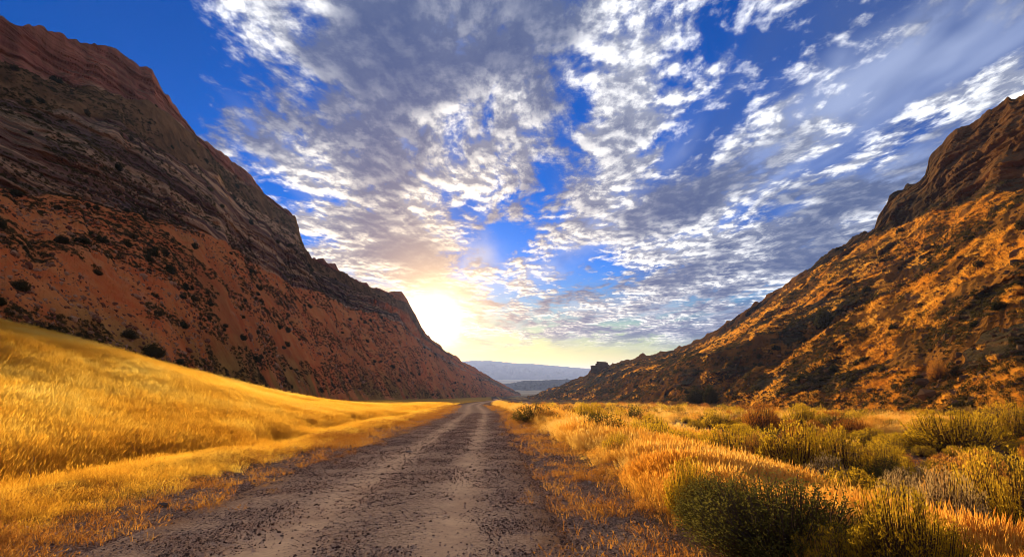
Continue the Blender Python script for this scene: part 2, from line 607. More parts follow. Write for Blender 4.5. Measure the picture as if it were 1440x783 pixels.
def build_ground():
    xs = sinh_axis(-12000, 12000, 2.5, 430)
    ys = sinh_axis(-400, 26000, 5.0, 470)
    X, Y = np.meshgrid(xs, ys)
    X = X + road_shift(np.minimum(Y, 140))            # lines of the sheet follow the road
    Z = ground_h(X, Y)
    xr = road_rel(X, Y)
    roadm = (1 - sstep(np.abs(xr + 1.75), 2.2, 2.9)) * (1 - sstep(Y, 640, 700))
    Z = Z - 0.16 * roadm
    me = make_mesh('ground', np.stack([X, Y, Z], -1).reshape(-1, 3), grid_faces(*X.shape), [M_GROUND], True)
    grassy = sstep(-xr, 5.2, 7.5) + sstep(xr, 2.0, 3.2) * (1 - sstep(xr, 5.5, 7.5))
    grassy = grassy + 0.75 * sstep(fbm(X / 9.0, Y / 9.0, seed=51, oct=4), 0.0, 0.4) * sstep(xr, 6, 8)
    wash = np.exp(-((xr - 17 - 3 * vnoise(Y / 19.0, 8.3, seed=9)) / 2.6) ** 2)
    wash = np.maximum(wash, 0.7 * (1 - sstep(np.abs(xr + 1.75), 3.2, 4.6)))
    set_attr(me, 'grassy', np.clip(grassy, 0, 1))
    set_attr(me, 'wash', np.clip(wash, 0, 1) * (1 - sstep(Y, 400, 700)))
    tag(link('ground', me), kind='structure')


def build_road():
    ss = np.concatenate([np.linspace(-12, 40, 170), np.geomspace(40.5, 690, 130)])
    ws = np.linspace(-3.0, 3.0, 41)
    W, S = np.meshgrid(ws, ss)
    X = road_shift(S) - 1.75 + W
    Z = ground_h(X, S)
    aw = np.abs(W)
    lane = np.exp(-((W - 1.25) / 0.42) ** 2) + np.exp(-((W + 0.65) / 0.5) ** 2)
    crown = 0.05 * (1 - (aw / 3.0) ** 2) - 0.028 * lane + 0.012 * fbm(X * 1.5, S * 1.5, seed=3, oct=3)
    Z = Z + crown + 0.02 - 0.17 * sstep(aw, 2.55, 3.0)
    me = make_mesh('road', np.stack([X, S, Z], -1).reshape(-1, 3), grid_faces(*X.shape), [M_ROAD], True)
    set_attr(me, 'lane', np.clip(lane, 0, 1))
    set_attr(me, 'edge', sstep(aw, 1.9, 2.8))
    tag(link('road', me), kind='structure')


build_ground()
build_road()


# ------------------------------------------------------------------ canyon walls
def contour(pts, extra=()):
    """list of (pixel x, pixel y, horizontal range) plus (azimuth deg, range, height) outside the picture
    -> sampled functions range(azimuth), height(azimuth)"""
    rows = []
    for px, py, rg in pts:
        d = pix_dir(px, py)
        hl = math.hypot(d[0], d[1])
        rows.append((math.degrees(math.atan2(d[0], d[1])), rg, CAM_H + rg * d[2] / hl))
    rows += list(extra)
    rows.sort()
    a = np.array(rows)
    return a[:, 0], a[:, 1], a[:, 2]


def loft(az, contours, counts):
    """rows of points running from the first contour to the last along every azimuth"""
    rg = [np.interp(az, c[0], c[1]) for c in contours]
    zz = [np.interp(az, c[0], c[2]) for c in contours]
    Rr, Zr, Kr = [], [], []
    for i, n in enumerate(counts):
        for k in range(n):
            f = k / n
            Rr.append(rg[i] * (1 - f) + rg[i + 1] * f)
            Zr.append(zz[i] * (1 - f) + zz[i + 1] * f)
            Kr.append(i + f)
    Rr.append(rg[-1]); Zr.append(zz[-1]); Kr.append(float(len(counts)))
    return np.array(Rr), np.array(Zr), np.array(Kr)


WALLS = {}


def build_wall(name, mat, az, contours, counts, cliff_f, upper_f, seed, rough, fix_row, ribs=False):
    RG, ZZ, K = loft(az, contours, counts)
    Kc = np.repeat(K[:, None], len(az), 1)
    AZ = np.repeat(np.radians(az)[None, :], len(K), 0)
    cl = cliff_f(Kc, np.degrees(AZ))
    X, Y = RG * np.sin(AZ), RG * np.cos(AZ)
    scale = np.clip(RG / 250.0, 0.35, 2.2)
    # gullies and ribs running down the slope, blocks and beds in the cliffs
    ridg = 1 - 2 * np.abs(fbm(AZ * 11 * 1.0 + Kc * 0.10, Kc * 0.35, seed=seed, oct=5))
    body = fbm(X / 38, Y / 38, ZZ / 38, seed=seed + 10, oct=5)
    flute = fbm(X / 9, Y / 9, ZZ / 60, seed=seed + 20, oct=4) + 0.7 * (1 - 2.4 * np.abs(fbm(X / 14, Y / 14, ZZ / 90, seed=seed + 22, oct=3)))
    chunk = fbm(X / 5.5, Y / 5.5, ZZ / 4.0, seed=seed + 25, oct=4)
    if ribs:      # broken rock ribs standing out of the grass slope
        pr = fbm(X / 26, Y / 26, ZZ / 12, seed=seed + 60, oct=4) + 0.25 * fbm(X / 6, Y / 6, ZZ / 6, seed=seed + 61, oct=3)
        cl = np.maximum(cl, 0.85 * sstep(pr, 0.30, 0.42) * (Kc > 1.15) * (Kc < fix_row - 0.6))
    zb = ZZ + 5 * fbm(X / 70, Y / 70, seed=seed + 33, oct=2)
    beds = fbm(zb / 6.0, X / 400, seed=seed + 30, oct=4)
    steps = sstep(beds, -0.12, 0.05) + sstep(fbm(zb / 2.3, X / 300, seed=seed + 35, oct=2), -0.1, 0.1) * 0.5
    arc = AZ * RG
    blocks = sstep(vnoise(arc / 7.0, zb / 5.0, seed=seed + 36), -0.12, 0.12) + 0.6 * sstep(vnoise(arc / 3.0, zb / 2.2, seed=seed + 37), -0.12, 0.12)
    cracks = np.exp(-(vnoise(arc / 5.0, zb / 26.0, seed=seed + 38) / 0.07) ** 2) + 0.7 * np.exp(-(vnoise(arc / 11.0, zb / 60.0, seed=seed + 39) / 0.05) ** 2)
    dR = cl * (2.4 * cracks + 2.0 * flute + 1.5 * blocks + 1.6 * chunk + 3.4 * steps - 2.0 + 5.5 * body) * np.clip(scale, .5, 1.5)
    dR = dR + (1 - cl) * rough * (3.0 * ridg + 2.5 * body) * np.clip(scale, .4, 1.5)
    fade = sstep(Kc, 0.0, 0.35)
    dR = dR * fade
    dZ = (1 - cl) * fade * rough * (0.9 * fbm(X / 7, Y / 7, seed=seed + 40, oct=4) + 0.25 * fbm(X / 1.6, Y / 1.6, seed=seed + 44, oct=3))
    lean = AZ * 9.0 - Kc * (0.55 if ribs else -0.35)
    crest = 1 - 2.2 * np.abs(fbm(lean, Kc * 0.5, seed=seed + 80, oct=4))
    small = 1 - 2.2 * np.abs(fbm(lean * 3.1, Kc * 1.6, seed=seed + 85, oct=4))
    dZ = dZ + (1 - cl) * fade * sstep(Kc, 1.0, 1.35) * np.clip(scale, .5, 2) * (np.where(ribs, 0.9, 2.2) * crest + np.where(ribs, 0.75, 0.9) * small)
    # the skyline keeps its outline; only small teeth there
    near_rim = 1 - sstep(np.abs(Kc - fix_row), 0.0, 0.5)
    dZ = dZ * (1 - 0.7 * near_rim) + near_rim * scale * 1.1 * fbm(AZ * 90, AZ * 0, seed=seed + 50, oct=4)
    dR = dR * (1 - 0.75 * near_rim)
    RG2 = RG + dR
    ZZ = ZZ + dZ - near_rim * 0 + 0 * dR
    X, Y = RG2 * np.sin(AZ), RG2 * np.cos(AZ)
    V = np.stack([X, Y, ZZ], -1)
    me = make_mesh(name, V.reshape(-1, 3), grid_faces(*X.shape)[:, ::-1], [mat], False)
    set_attr(me, 'cliff', cl)
    set_attr(me, 'upper', upper_f(Kc, np.degrees(AZ)))
    set_attr(me, 'ledge', 0 * Kc if ribs else sstep(Kc, 3.7, 4.0) * (1 - sstep(Kc, 4.9, 5.05)))
    set_attr(me, 'foot', (1 - sstep(Kc, 1.02, 1.30 if not ribs else 1.06)) * sstep(fbm(X / 11, Y / 11, seed=seed + 70, oct=3), -0.5, 0.2))
    o = tag(link(name, me), kind='structure')
    WALLS[name] = (V, Kc, RG)
    return o


def left_wall():
    Fp = [(0, 486, 56), (215, 518, 84), (330, 538, 130), (430, 550, 215), (560, 559, 420), (640, 561, 680), (690, 561, 900), (735, 560, 1150)]
    F = contour(Fp, [(-60, 46, 6), (-90, 42, 7), (-120, 50, 8)])
    F0 = (F[0], F[1] * 0.86, F[2] - 9 - 0.01 * F[1])
    M = contour([(0, 265, 128), (128, 286, 150), (230, 308, 180), (316, 337, 222), (402, 388, 320), (424, 402, 350), (480, 425, 450), (560, 452, 590), (590, 485, 650), (640, 517, 790), (690, 540, 980), (735, 559, 1160)],
                [(-60, 100, 40), (-90, 92, 40), (-120, 100, 40)])
    K1 = contour([(0, 205, 136), (128, 232, 159), (230, 262, 190), (316, 290, 234), (402, 352, 333), (424, 380, 362), (480, 412, 468), (560, 440, 602), (590, 480, 658), (640, 512, 800), (690, 538, 990), (735, 558.5, 1162)],
                [(-60, 108, 60), (-90, 100, 62), (-120, 108, 62)])
    K = contour([(0, 138, 158), (168, 178, 186), (245, 222, 212), (306, 246, 245), (360, 300, 306), (415, 330, 368), (440, 385, 420), (483, 400, 482), (545, 425, 575), (575, 440, 620), (595, 475, 668), (640, 507, 808), (690, 535, 1000), (735, 558, 1165)],
                [(-60, 126, 76), (-90, 118, 80), (-120, 126, 80)])
    U = contour([(0, 96, 180), (128, 126, 200), (215, 150, 222), (255, 172, 240), (286, 206, 262), (368, 276, 345), (415, 308, 386), (428, 350, 410), (440, 368, 432), (483, 390, 496), (545, 416, 590), (578, 433, 632), (600, 474, 690), (640, 503, 820), (690, 533, 1005), (735, 557.5, 1172)],
                [(-60, 142, 92), (-90, 134, 96), (-120, 142, 96)])
    Rm = contour([(-40, 0, 184), (0, 20, 188), (20, 32, 191), (60, 36, 198), (120, 60, 211), (150, 64, 218), (185, 85, 229), (215, 100, 238), (230, 125, 246), (245, 150, 254), (285, 195, 274), (310, 215, 290), (345, 240, 330), (366, 265, 352), (371, 274, 357), (400, 293, 384), (415, 300, 396), (421, 322, 406), (425, 345, 414), (440, 362, 440), (470, 368, 485), (483, 385, 504), (510, 398, 548), (545, 412, 602), (565, 412, 630), (573, 425, 640), (580, 440, 650), (600, 470, 700), (640, 500, 835), (680, 525, 965), (715, 545, 1100), (735, 557, 1180)],
                 [(-60, 150, 118), (-90, 140, 124), (-120, 150, 124)])
    B1 = (Rm[0], Rm[1] * 1.0 + 45, Rm[2] - 10)
    B2 = (Rm[0], Rm[1] + 260, Rm[2] * 0.35 - 45)
    B3 = (Rm[0], Rm[1] + 480, np.full_like(Rm[2], -75.0))
    az = np.concatenate([np.linspace(-118, -48, 60), np.linspace(-47.8, 0.9, 620)])

    def cf(k, a):
        c = sstep(k, 1.9, 2.1) * (1 - 0.35 * sstep(k, 2.9, 3.1)) * (1 - 0.75 * sstep(k, 3.97, 4.1) * (1 - sstep(k, 4.85, 5.0))) * (1 - sstep(k, 6.0, 6.2))
        return c * (1 - 0.5 * sstep(a, -18.5, -9))

    build_wall('mountain', M_LEFT, az, [F0, F, M, K1, K, U, Rm, B1, B2, B3], [8, 90, 70, 60, 40, 50, 6, 6, 3], cf,
               lambda k, a: sstep(k, 4.9, 5.1), 100, 1.0, 6.0)


def right_wall():
    F = contour([(745, 561, 640), (800, 562, 430), (900, 564, 255), (1000, 567, 158), (1100, 574, 118), (1300, 579, 82), (1440, 578, 68)],
                [(60, 57, -1), (90, 52, 0), (120, 60, 0)])
    F0 = (F[0], F[1] * 0.88, F[2] - 8)
    S = contour([(745, 560.5, 655), (800, 555, 470), (900, 545, 300), (960, 552, 205), (1010, 556, 166), (1060, 524, 158), (1150, 473, 150), (1230, 421, 147), (1290, 386, 147), (1350, 335, 147), (1440, 280, 138)],
                [(60, 115, 48), (90, 105, 52), (120, 115, 50)])
    saz = S[0]
    dip = np.interp(saz, [0, 17, 20, 25, 33, 37, 40, 50], [0, 0, 7, 13, 12, 6, 0, 0])
    G = (saz, S[1] + np.interp(saz, [0, 17, 22, 36, 45], [6, 10, 30, 28, 14]), S[2] - dip + np.interp(saz, [0, 17, 20, 38, 45], [1, 1, 0, 0, 3]))
    W = contour([(745, 560, 668), (800, 550, 500), (900, 528, 330), (950, 516, 262), (1000, 500, 222), (1060, 480, 206), (1140, 450, 200), (1226, 416, 194), (1290, 380, 190), (1350, 326, 176), (1440, 271, 166)],
                [(60, 135, 56), (90, 124, 60), (120, 135, 58)])
    C = contour([(745, 559, 690), (800, 543, 600), (850, 521, 530), (900, 509, 478), (950, 499, 436), (990, 485, 408), (1050, 447, 365), (1110, 408, 330), (1180, 358, 295), (1232, 326, 272), (1270, 318, 250), (1310, 300, 225), (1360, 282, 200), (1400, 264, 186), (1440, 262, 180)],
                [(60, 150, 62), (90, 140, 66), (120, 150, 66)])
    Lg = contour([(745, 558.5, 705), (800, 540, 620), (850, 517, 550), (900, 504, 500), (950, 494, 458), (990, 480, 430), (1050, 440, 388), (1110, 401, 350), (1180, 351, 310), (1232, 322, 282), (1252, 283, 272), (1303, 258, 246), (1330, 240, 228), (1370, 222, 214), (1400, 200, 204), (1440, 178, 195)],
                 [(60, 164, 86), (90, 154, 88), (120, 164, 86)])
    Rm = contour([(745, 558, 720), (800, 538, 640), (850, 513, 570), (900, 500, 520), (950, 490, 480), (990, 475, 450), (1050, 435, 408), (1110, 395, 368), (1180, 345, 325), (1229, 321, 298), (1233, 305, 293), (1240, 292, 289), (1250, 275, 284), (1275, 262, 274), (1301, 247, 260), (1306, 226, 255), (1312, 214, 251), (1345, 180, 238), (1370, 171, 231), (1400, 152, 222), (1418, 138, 217), (1440, 128, 212), (1500, 108, 208)],
                 [(60, 180, 100), (90, 170, 102), (120, 180, 100)])
    B1 = (Rm[0], Rm[1] + 40, Rm[2] - 8)
    B2 = (Rm[0], Rm[1] + 240, Rm[2] * 0.35 - 45)
    B3 = (Rm[0], Rm[1] + 460, np.full_like(Rm[2], -75.0))
    az = np.concatenate([np.linspace(1.6, 47.8, 620), np.linspace(48, 118, 60)])

    def cf(k, a):
        c = sstep(k, 4.92, 5.1) * (1 - sstep(k, 7.0, 7.2)) * (0.25 + 0.75 * sstep(a, 28, 31))
        return c

    build_wall('hill', M_RIGHT, az, [F0, F, S, G, W, C, Lg, Rm, B1, B2, B3], [8, 150, 14, 40, 70, 36, 36, 6, 6, 3], cf,
               lambda k, a: sstep(k, 5.0, 5.3) * sstep(a, 38, 42), 300, 0.8, 7.0, True)


left_wall()
right_wall()


def far_ridge(name, mat, pts, rg, depth, zlow, seed, amp):
    a = np.array([(math.degrees(math.atan2(*pix_dir(px, py)[:2])), CAM_H + rg * pix_dir(px, py)[2] / math.hypot(*pix_dir(px, py)[:2])) for px, py in pts])
    az = np.linspace(a[0, 0], a[-1, 0], 240)
    top = np.interp(az, a[:, 0], a[:, 1])
    prof = np.concatenate([np.linspace(0, 1, 26), np.linspace(0.9, 0, 8)])
    dist = np.concatenate([np.linspace(0, 1, 26), np.linspace(1.1, 2, 8)])
    P, A = np.meshgrid(prof, np.radians(az), indexing='ij')
    Dd = np.repeat(dist[:, None], len(az), 1)
    n = fbm(A * 90, Dd * 3, seed=seed, oct=5)
    Rg = rg + depth * (Dd - 1) + depth * 0.25 * n * P * (1 - P) * 4
    Z = zlow + (top[None, :] - zlow) * P ** 1.25 + amp * fbm(A * 260, Dd * 2.0, seed=seed + 3, oct=4) * P
    V = np.stack([Rg * np.sin(A), Rg * np.cos(A), Z], -1)
    me = make_mesh(name, V.reshape(-1, 3), grid_faces(*P.shape)[:, ::-1], [mat], True)
    tag(link(name, me), kind='structure')


far_ridge('far_mountain', M_FAR, [(300, 540), (420, 520), (540, 512), (640, 510), (658, 507), (690, 507), (720, 510), (760, 512), (800, 516), (840, 519), (900, 523), (1000, 531)], 8200, 1500, -64, 70, 6)
far_ridge('foothill', M_FAR2, [(600, 556), (660, 545), (700, 541), (740, 535), (770, 534), (800, 533), (840, 536), (900, 545)], 2300, 380, -62, 74, 1.5)


# ------------------------------------------------------------------ scattered ground cover (uncountable)
def scatter(name, pts, variants, scale, tint, tilt=0.12, mat=None):
    """one object of loose ground cover: variants placed on points by geometry nodes"""
    n = len(pts)
    me = bpy.data.meshes.new(name)
    me.vertices.add(n)
    me.vertices.foreach_set('co', np.asarray(pts, np.float32).ravel())
    set_attr(me, 'scl', scale)
    set_attr(me, 'tint', tint)
    rot = np.stack([RNG.normal(0, tilt, n), RNG.normal(0, tilt, n), RNG.uniform(0, 6.283, n)], -1)
    a = me.attributes.new('rot', 'FLOAT_VECTOR', 'POINT')
    a.data.foreach_set('vector', rot.astype(np.float32).ravel())
    b = me.attributes.new('idx', 'INT', 'POINT')
    b.data.foreach_set('value', RNG.integers(0, len(variants), n).astype(np.int32))
    if mat is not None:
        me.materials.append(mat)
    o = tag(link(name, me), kind='stuff')
    coll = bpy.data.collections.new(name + '_kinds')
    for k, vm in enumerate(variants):
        coll.objects.link(bpy.data.objects.new(f'{name}_{k:02d}', vm))
    ng = bpy.data.node_groups.new(name + '_scatter', 'GeometryNodeTree')
    ng.interface.new_socket('Geometry', in_out='INPUT', socket_type='NodeSocketGeometry')
    ng.interface.new_socket('Geometry', in_out='OUTPUT', socket_type='NodeSocketGeometry')
    N = ng.nodes
    gi, go = N.new('NodeGroupInput'), N.new('NodeGroupOutput')
    ip = N.new('GeometryNodeInstanceOnPoints')
    ci = N.new('GeometryNodeCollectionInfo')
    ci.inputs['Collection'].default_value = coll
    ci.inputs['Separate Children'].default_value = True
    ci.inputs['Reset Children'].default_value = True

    def na(nm, typ):
        x = N.new('GeometryNodeInputNamedAttribute')
        x.data_type = typ
        x.inputs['Name'].default_value = nm
        return x.outputs['Attribute']
    L = ng.links
    m2p = N.new('GeometryNodeMeshToPoints')
    L.new(gi.outputs[0], m2p.inputs['Mesh'])
    L.new(m2p.outputs[0], ip.inputs['Points'])
    L.new(ci.outputs[0], ip.inputs['Instance'])
    ip.inputs['Pick Instance'].default_value = True
    L.new(na('idx', 'INT'), ip.inputs['Instance Index'])
    e2r = N.new('FunctionNodeEulerToRotation')
    L.new(na('rot', 'FLOAT_VECTOR'), e2r.inputs[0])
    L.new(e2r.outputs[0], ip.inputs['Rotation'])
    L.new(na('scl', 'FLOAT'), ip.inputs['Scale'])
    L.new(ip.outputs[0], go.inputs[0])
    md = o.modifiers.new('scatter', 'NODES')
    md.node_group = ng
    return o


def tuft(name, mat, rng, n=26, h=0.45, rad=0.16, lean=0.35, w=0.006, head=0.0):
    """a bunch of bent grass blades, optionally with seed heads"""
    V, Fq = [], []
    for _ in range(n):
        a = rng.uniform(0, 6.283)
        r = rad * math.sqrt(rng.uniform())
        bx, by = r * math.cos(a), r * math.sin(a)
        hh = h * rng.uniform(0.55, 1.1)
        la = a + rng.normal(0, 0.8)
        ln = lean * rng.uniform(0.2, 1.3) * hh
        ww = w * rng.uniform(0.7, 1.4)
        fa = rng.uniform(0, 6.283)
        px_, py_ = ww * math.cos(fa), ww * math.sin(fa)
        prev = None
        segs = 3
        for k in range(segs + 1):
            f = k / segs
            cx, cy, cz = bx + ln * f * f * math.cos(la), by + ln * f * f * math.sin(la), hh * (f - 0.18 * f * f * lean)
            wd = 1 - 0.75 * f
            i = len(V)
            V += [(cx - px_ * wd, cy - py_ * wd, cz), (cx + px_ * wd, cy + py_ * wd, cz)]
            if prev is not None:
                Fq.append((prev, prev + 1, i + 1, i))
            prev = i
        if head and rng.uniform() < head:
            cx, cy, cz = bx + ln * math.cos(la), by + ln * math.sin(la), hh * (1 - 0.18 * lean)
            hl, hw = hh * 0.22, ww * 2.2
            for q in (0, 1.57):
                i = len(V)
                qx, qy = hw * math.cos(fa + q), hw * math.sin(fa + q)
                tx, ty = ln * 0.25 * math.cos(la), ln * 0.25 * math.sin(la)
                V += [(cx, cy, cz - hl * 0.2), (cx + qx + tx * .5, cy + qy + ty * .5, cz + hl * 0.35), (cx + tx, cy + ty, cz + hl), (cx - qx + tx * .5, cy - qy + ty * .5, cz + hl * 0.35)]
                Fq.append((i, i + 1, i + 2, i + 3))
    return make_mesh(name, V, Fq, [mat])


def pebble(name, mat, rng, sub=1):
    import bmesh
    bm = bmesh.new()
    bmesh.ops.create_icosphere(bm, subdivisions=sub, radius=0.5)
    s = rng.uniform(0.6, 1.25, 3)
    s[2] *= 0.7
    for v in bm.verts:
        k = 1 + rng.uniform(-0.22, 0.22)
        v.co = (v.co.x * s[0] * k, v.co.y * s[1] * k, v.co.z * s[2] * k)
    me = bpy.data.meshes.new(name)
    bm.to_mesh(me)
    bm.free()
    me.materials.append(mat)
    return me


def clump(name, mat, rng, n=90, h=0.6, leaf=0.10):
    """a rough low bush of leaf-sized faces, for brush too small and many to count"""
    V, Fq = [], []
    for _ in range(n):
        a, c = rng.uniform(0, 6.283), rng.uniform(0.0, 1)
        rr = rng.uniform(0.35, 1) ** 0.6 * 0.5
        s = math.sqrt(1 - c * c)
        p = np.array([rr * s * math.cos(a), rr * s * math.sin(a), h * rr * 2 * c * 0.9 + 0.03])
        d1 = rng.normal(size=3); d1 /= np.linalg.norm(d1)
        d2 = np.cross(d1, rng.normal(size=3)); d2 /= np.linalg.norm(d2)
        l1, l2 = leaf * rng.uniform(0.6, 1.3), leaf * rng.uniform(0.3, 0.7)
        i = len(V)
        V += [p - d1 * l1, p + d2 * l2, p + d1 * l1, p - d2 * l2]
        Fq.append((i, i + 1, i + 2, i + 3))
    return make_mesh(name, np.array(V), Fq, [mat])


def fan_points(n, y0, y1, xr_lo, xr_hi, power=1.0):
    """random ground points, denser towards the viewpoint (density falls with distance)"""
    u = RNG.uniform(0, 1, n)
    y = y0 * (y1 / y0) ** (u ** power)
    xr = RNG.uniform(0, 1, n) * (xr_hi - xr_lo) + xr_lo
    x = xr + road_shift(y)
    return x, y, xr


def in_view(x, y, margin=1.15):
    return np.abs(x) < (y + 1.5) * 0.955 * margin + 3


def ground_cover():
    rng = np.random.default_rng(5)
    # --- the golden meadow on the left
    tv = [tuft(f'meadow_tuft_{k}', M_GRASS, rng, 46, 0.31, 0.24, 0.6, 0.0026, 0.5) for k in range(6)]
    n = 210000
    u = RNG.uniform(0, 1, n)
    dist = 4.0 * (170 / 4.0) ** (u ** 0.85)
    azm = np.radians(RNG.uniform(-52, 2, n))
    x, y = dist * np.sin(azm), dist * np.cos(azm)
    xr = road_rel(x, y)
    dens = sstep(-xr, 5.4, 7.2) * (1 - 0.9 * np.exp(-((xr + 9.3) / 0.6) ** 2) * (dist < 60))
    dens *= np.where(xr > -8.7, 0.34, 1.0) * (1 - 0.6 * sstep(fbm(x / 2.2, y / 2.2, seed=63, oct=4), 0.15, 0.5))
    dens *= 1 - sstep(-xr, 40, 48)
    keep = (RNG.uniform(0, 1, n) < dens)
    x, y, xr, dist = x[keep], y[keep], xr[keep], dist[keep]
    patch = fbm(x / 7.0, y / 7.0, seed=61, oct=4)
    scl = (0.75 + 0.35 * RNG.uniform(0, 1, len(x))) * np.clip(dist / 14, 0.8, 3.2) ** 0.30
    scl *= 1 - 0.25 * sstep(patch, 0.1, 0.5)
    scl *= np.where(xr > -8.7, 0.52, 1.0)
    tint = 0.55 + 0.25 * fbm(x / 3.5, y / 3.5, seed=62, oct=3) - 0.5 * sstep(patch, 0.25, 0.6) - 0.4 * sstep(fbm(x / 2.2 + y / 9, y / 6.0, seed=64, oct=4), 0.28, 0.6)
    tint -= 0.45 * np.exp(-((xr + 9.6) / 1.1) ** 2) + 0.22 * sstep(xr, -20, -10)  # shade painted into the grass tint along the ditch and towards the road
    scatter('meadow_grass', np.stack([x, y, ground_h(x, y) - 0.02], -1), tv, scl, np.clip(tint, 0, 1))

    # --- taller verge grass on the right of the road and drifts among the brush
    tv = [tuft(f'verge_tuft_{k}', M_VERGE, rng, 48, 0.44, 0.22, 0.5, 0.0030, 0.5) for k in range(6)]
    n = 120000
    u = RNG.uniform(0, 1, n)
    dist = 3.6 * (220 / 3.6) ** (u ** 0.9)
    azm = np.radians(RNG.uniform(-8, 50, n))
    x, y = dist * np.sin(azm), dist * np.cos(azm)
    xr = road_rel(x, y)
    drift = fbm(x / 6.0, y / 6.0, seed=71, oct=3)
    band = sstep(xr, 2.3, 3.7) * (1 - sstep(xr, 5.6, 7.4))
    dens = np.maximum(band * sstep(fbm(x / 1.8, y / 1.8, seed=73, oct=4), -0.4, 0.4), 0.55 * sstep(drift, 0.08, 0.4) * sstep(xr, 5, 6))
    for sx, sy, sr in TAKEN:
        if sr > 0.5:
            dens *= np.where((x - sx) ** 2 + (y - sy) ** 2 < (0.8 * sr) ** 2, 0.08, 1.0)
    wash = np.exp(-((xr - 17 - 3 * vnoise(y / 19.0, 8.3, seed=9)) / 2.4) ** 2)
    dens *= 1 - 0.9 * wash
    dens *= 1 - sstep(xr, 52, 62)
    keep = RNG.uniform(0, 1, n) < dens
    x, y, xr, dist, drift = x[keep], y[keep], xr[keep], dist[keep], drift[keep]
    scl = (0.65 + 0.45 * RNG.uniform(0, 1, len(x))) * np.clip(dist / 14, 0.8, 3.0) ** 0.45
    scl *= np.clip((dist - 2.6) / 5, 0.45, 0.88) * (0.5 + 0.5 * sstep(xr, 2.2, 3.8)) * (0.7 + 0.6 * sstep(fbm(x / 2.5, y / 2.5, seed=74, oct=3), -0.4, 0.5))
    tint = 0.5 + 0.4 * fbm(x / 2.6, y / 2.6, seed=72, oct=3)
    scatter('verge_grass', np.stack([x, y, ground_h(x, y) - 0.02], -1), tv, scl, np.clip(tint, 0, 1))

    # --- short withered grass creeping over both gravel shoulders
    tv = [tuft(f'short_tuft_{k}', M_SHORT, rng, 16, 0.13, 0.13, 0.9, 0.004, 0.4) for k in range(5)]
    n = 60000
    x, y, xr = fan_points(n, 3.2, 120, -8.0, 4.2, 0.8)
    lf = sstep(-xr, 3.5, 6.0) * (1 - sstep(-xr, 6.5, 8))
    rt = sstep(xr, 0.4, 2.2) * (1 - sstep(xr, 3.2, 4.2))
    pt = fbm(x / 1.5, y / 1.5, seed=81, oct=4)
    dens = np.maximum(lf, 0.6 * rt) * (0.10 + 0.55 * sstep(pt, -0.35, 0.55))
    keep = RNG.uniform(0, 1, n) < dens
    x, y, xr = x[keep], y[keep], xr[keep]
    zz = ground_h(x, y) - 0.005 + 0.02 * (np.abs(xr + 1.75) < 2.8)
    scatter('short_grass', np.stack([x, y, zz], -1), tv, (0.6 + 0.7 * RNG.uniform(0, 1, len(x))) * np.clip(y / 14, .8, 2.5) ** .4,
            RNG.uniform(0, 1, len(x)))

    # --- loose gravel on the road and its shoulders
    pv = [pebble(f'pebble_{k}', M_PEBBLE, rng) for k in range(8)]
    n = 330000
    x, y, xr = fan_points(n, 3.0, 60, -6.6, 3.6, 0.9)
    w = xr + 1.75
    lane = np.exp(-((w - 1.25) / 0.4) ** 2) + np.exp(-((w + 0.65) / 0.48) ** 2)
    pt = fbm(x / 0.9, y / 2.2, seed=91, oct=3)
    dens = (1 - 0.78 * np.clip(lane, 0, 1)) * (0.55 + 0.45 * sstep(pt, -0.4, 0.3)) * (1 - 0.6 * sstep(-xr, 4.4, 6)) * (1 - 0.35 * sstep(xr, 1, 2.8))
    keep = RNG.uniform(0, 1, n) < dens
    x, y, xr, w = x[keep], y[keep], xr[keep], w[keep]
    aw = np.abs(w)
    lane = np.exp(-((w - 1.25) / 0.42) ** 2) + np.exp(-((w + 0.65) / 0.5) ** 2)
    crown = np.where(aw < 2.9, 0.05 * (1 - (aw / 3.0) ** 2) - 0.028 * lane + 0.02 - 0.17 * sstep(aw, 2.55, 3.0), 0)
    zz = ground_h(x, y) + np.maximum(crown, -0.0)
    s = np.exp(RNG.normal(math.log(0.0150), 0.45, len(x))) * np.clip(y / 9, 0.9, 2.2) ** 0.6
    scatter('gravel', np.stack([x, y, zz + s * 0.12], -1), pv, s, RNG.uniform(0, 1, len(x)), tilt=0.5)




def wall_points(name, n, kmin, kmax, power=1.6, rmax=1e9, give_k=False):
    V, K, RG = WALLS[name]
    C = V.reshape(-1, 3)
    # area of each quad, weighted towards the near side
    d = np.linalg.norm(C, axis=1).reshape(K.shape)
    e1 = V[1:, :-1] - V[:-1, :-1]
    e2 = V[:-1, 1:] - V[:-1, :-1]
    area = np.linalg.norm(np.cross(e1, e2), axis=2)
    w = area * (K[:-1, :-1] >= kmin) * (K[:-1, :-1] < kmax) / d[:-1, :-1] ** power * (RG[:-1, :-1] < rmax)
    az = np.degrees(np.arctan2(V[:-1, :-1, 0], V[:-1, :-1, 1]))
    w = w * (np.abs(az) < 48)
    w = w.ravel() / w.sum()
    idx = RNG.choice(len(w), n, p=w)
    r, c = np.unravel_index(idx, area.shape)
    f1, f2 = RNG.uniform(0, 1, (n, 1)), RNG.uniform(0, 1, (n, 1))
    p = V[r, c] + e1[r, c] * f1 + e2[r, c] * f2
    if give_k:
        return p, K[r, c]
    return p


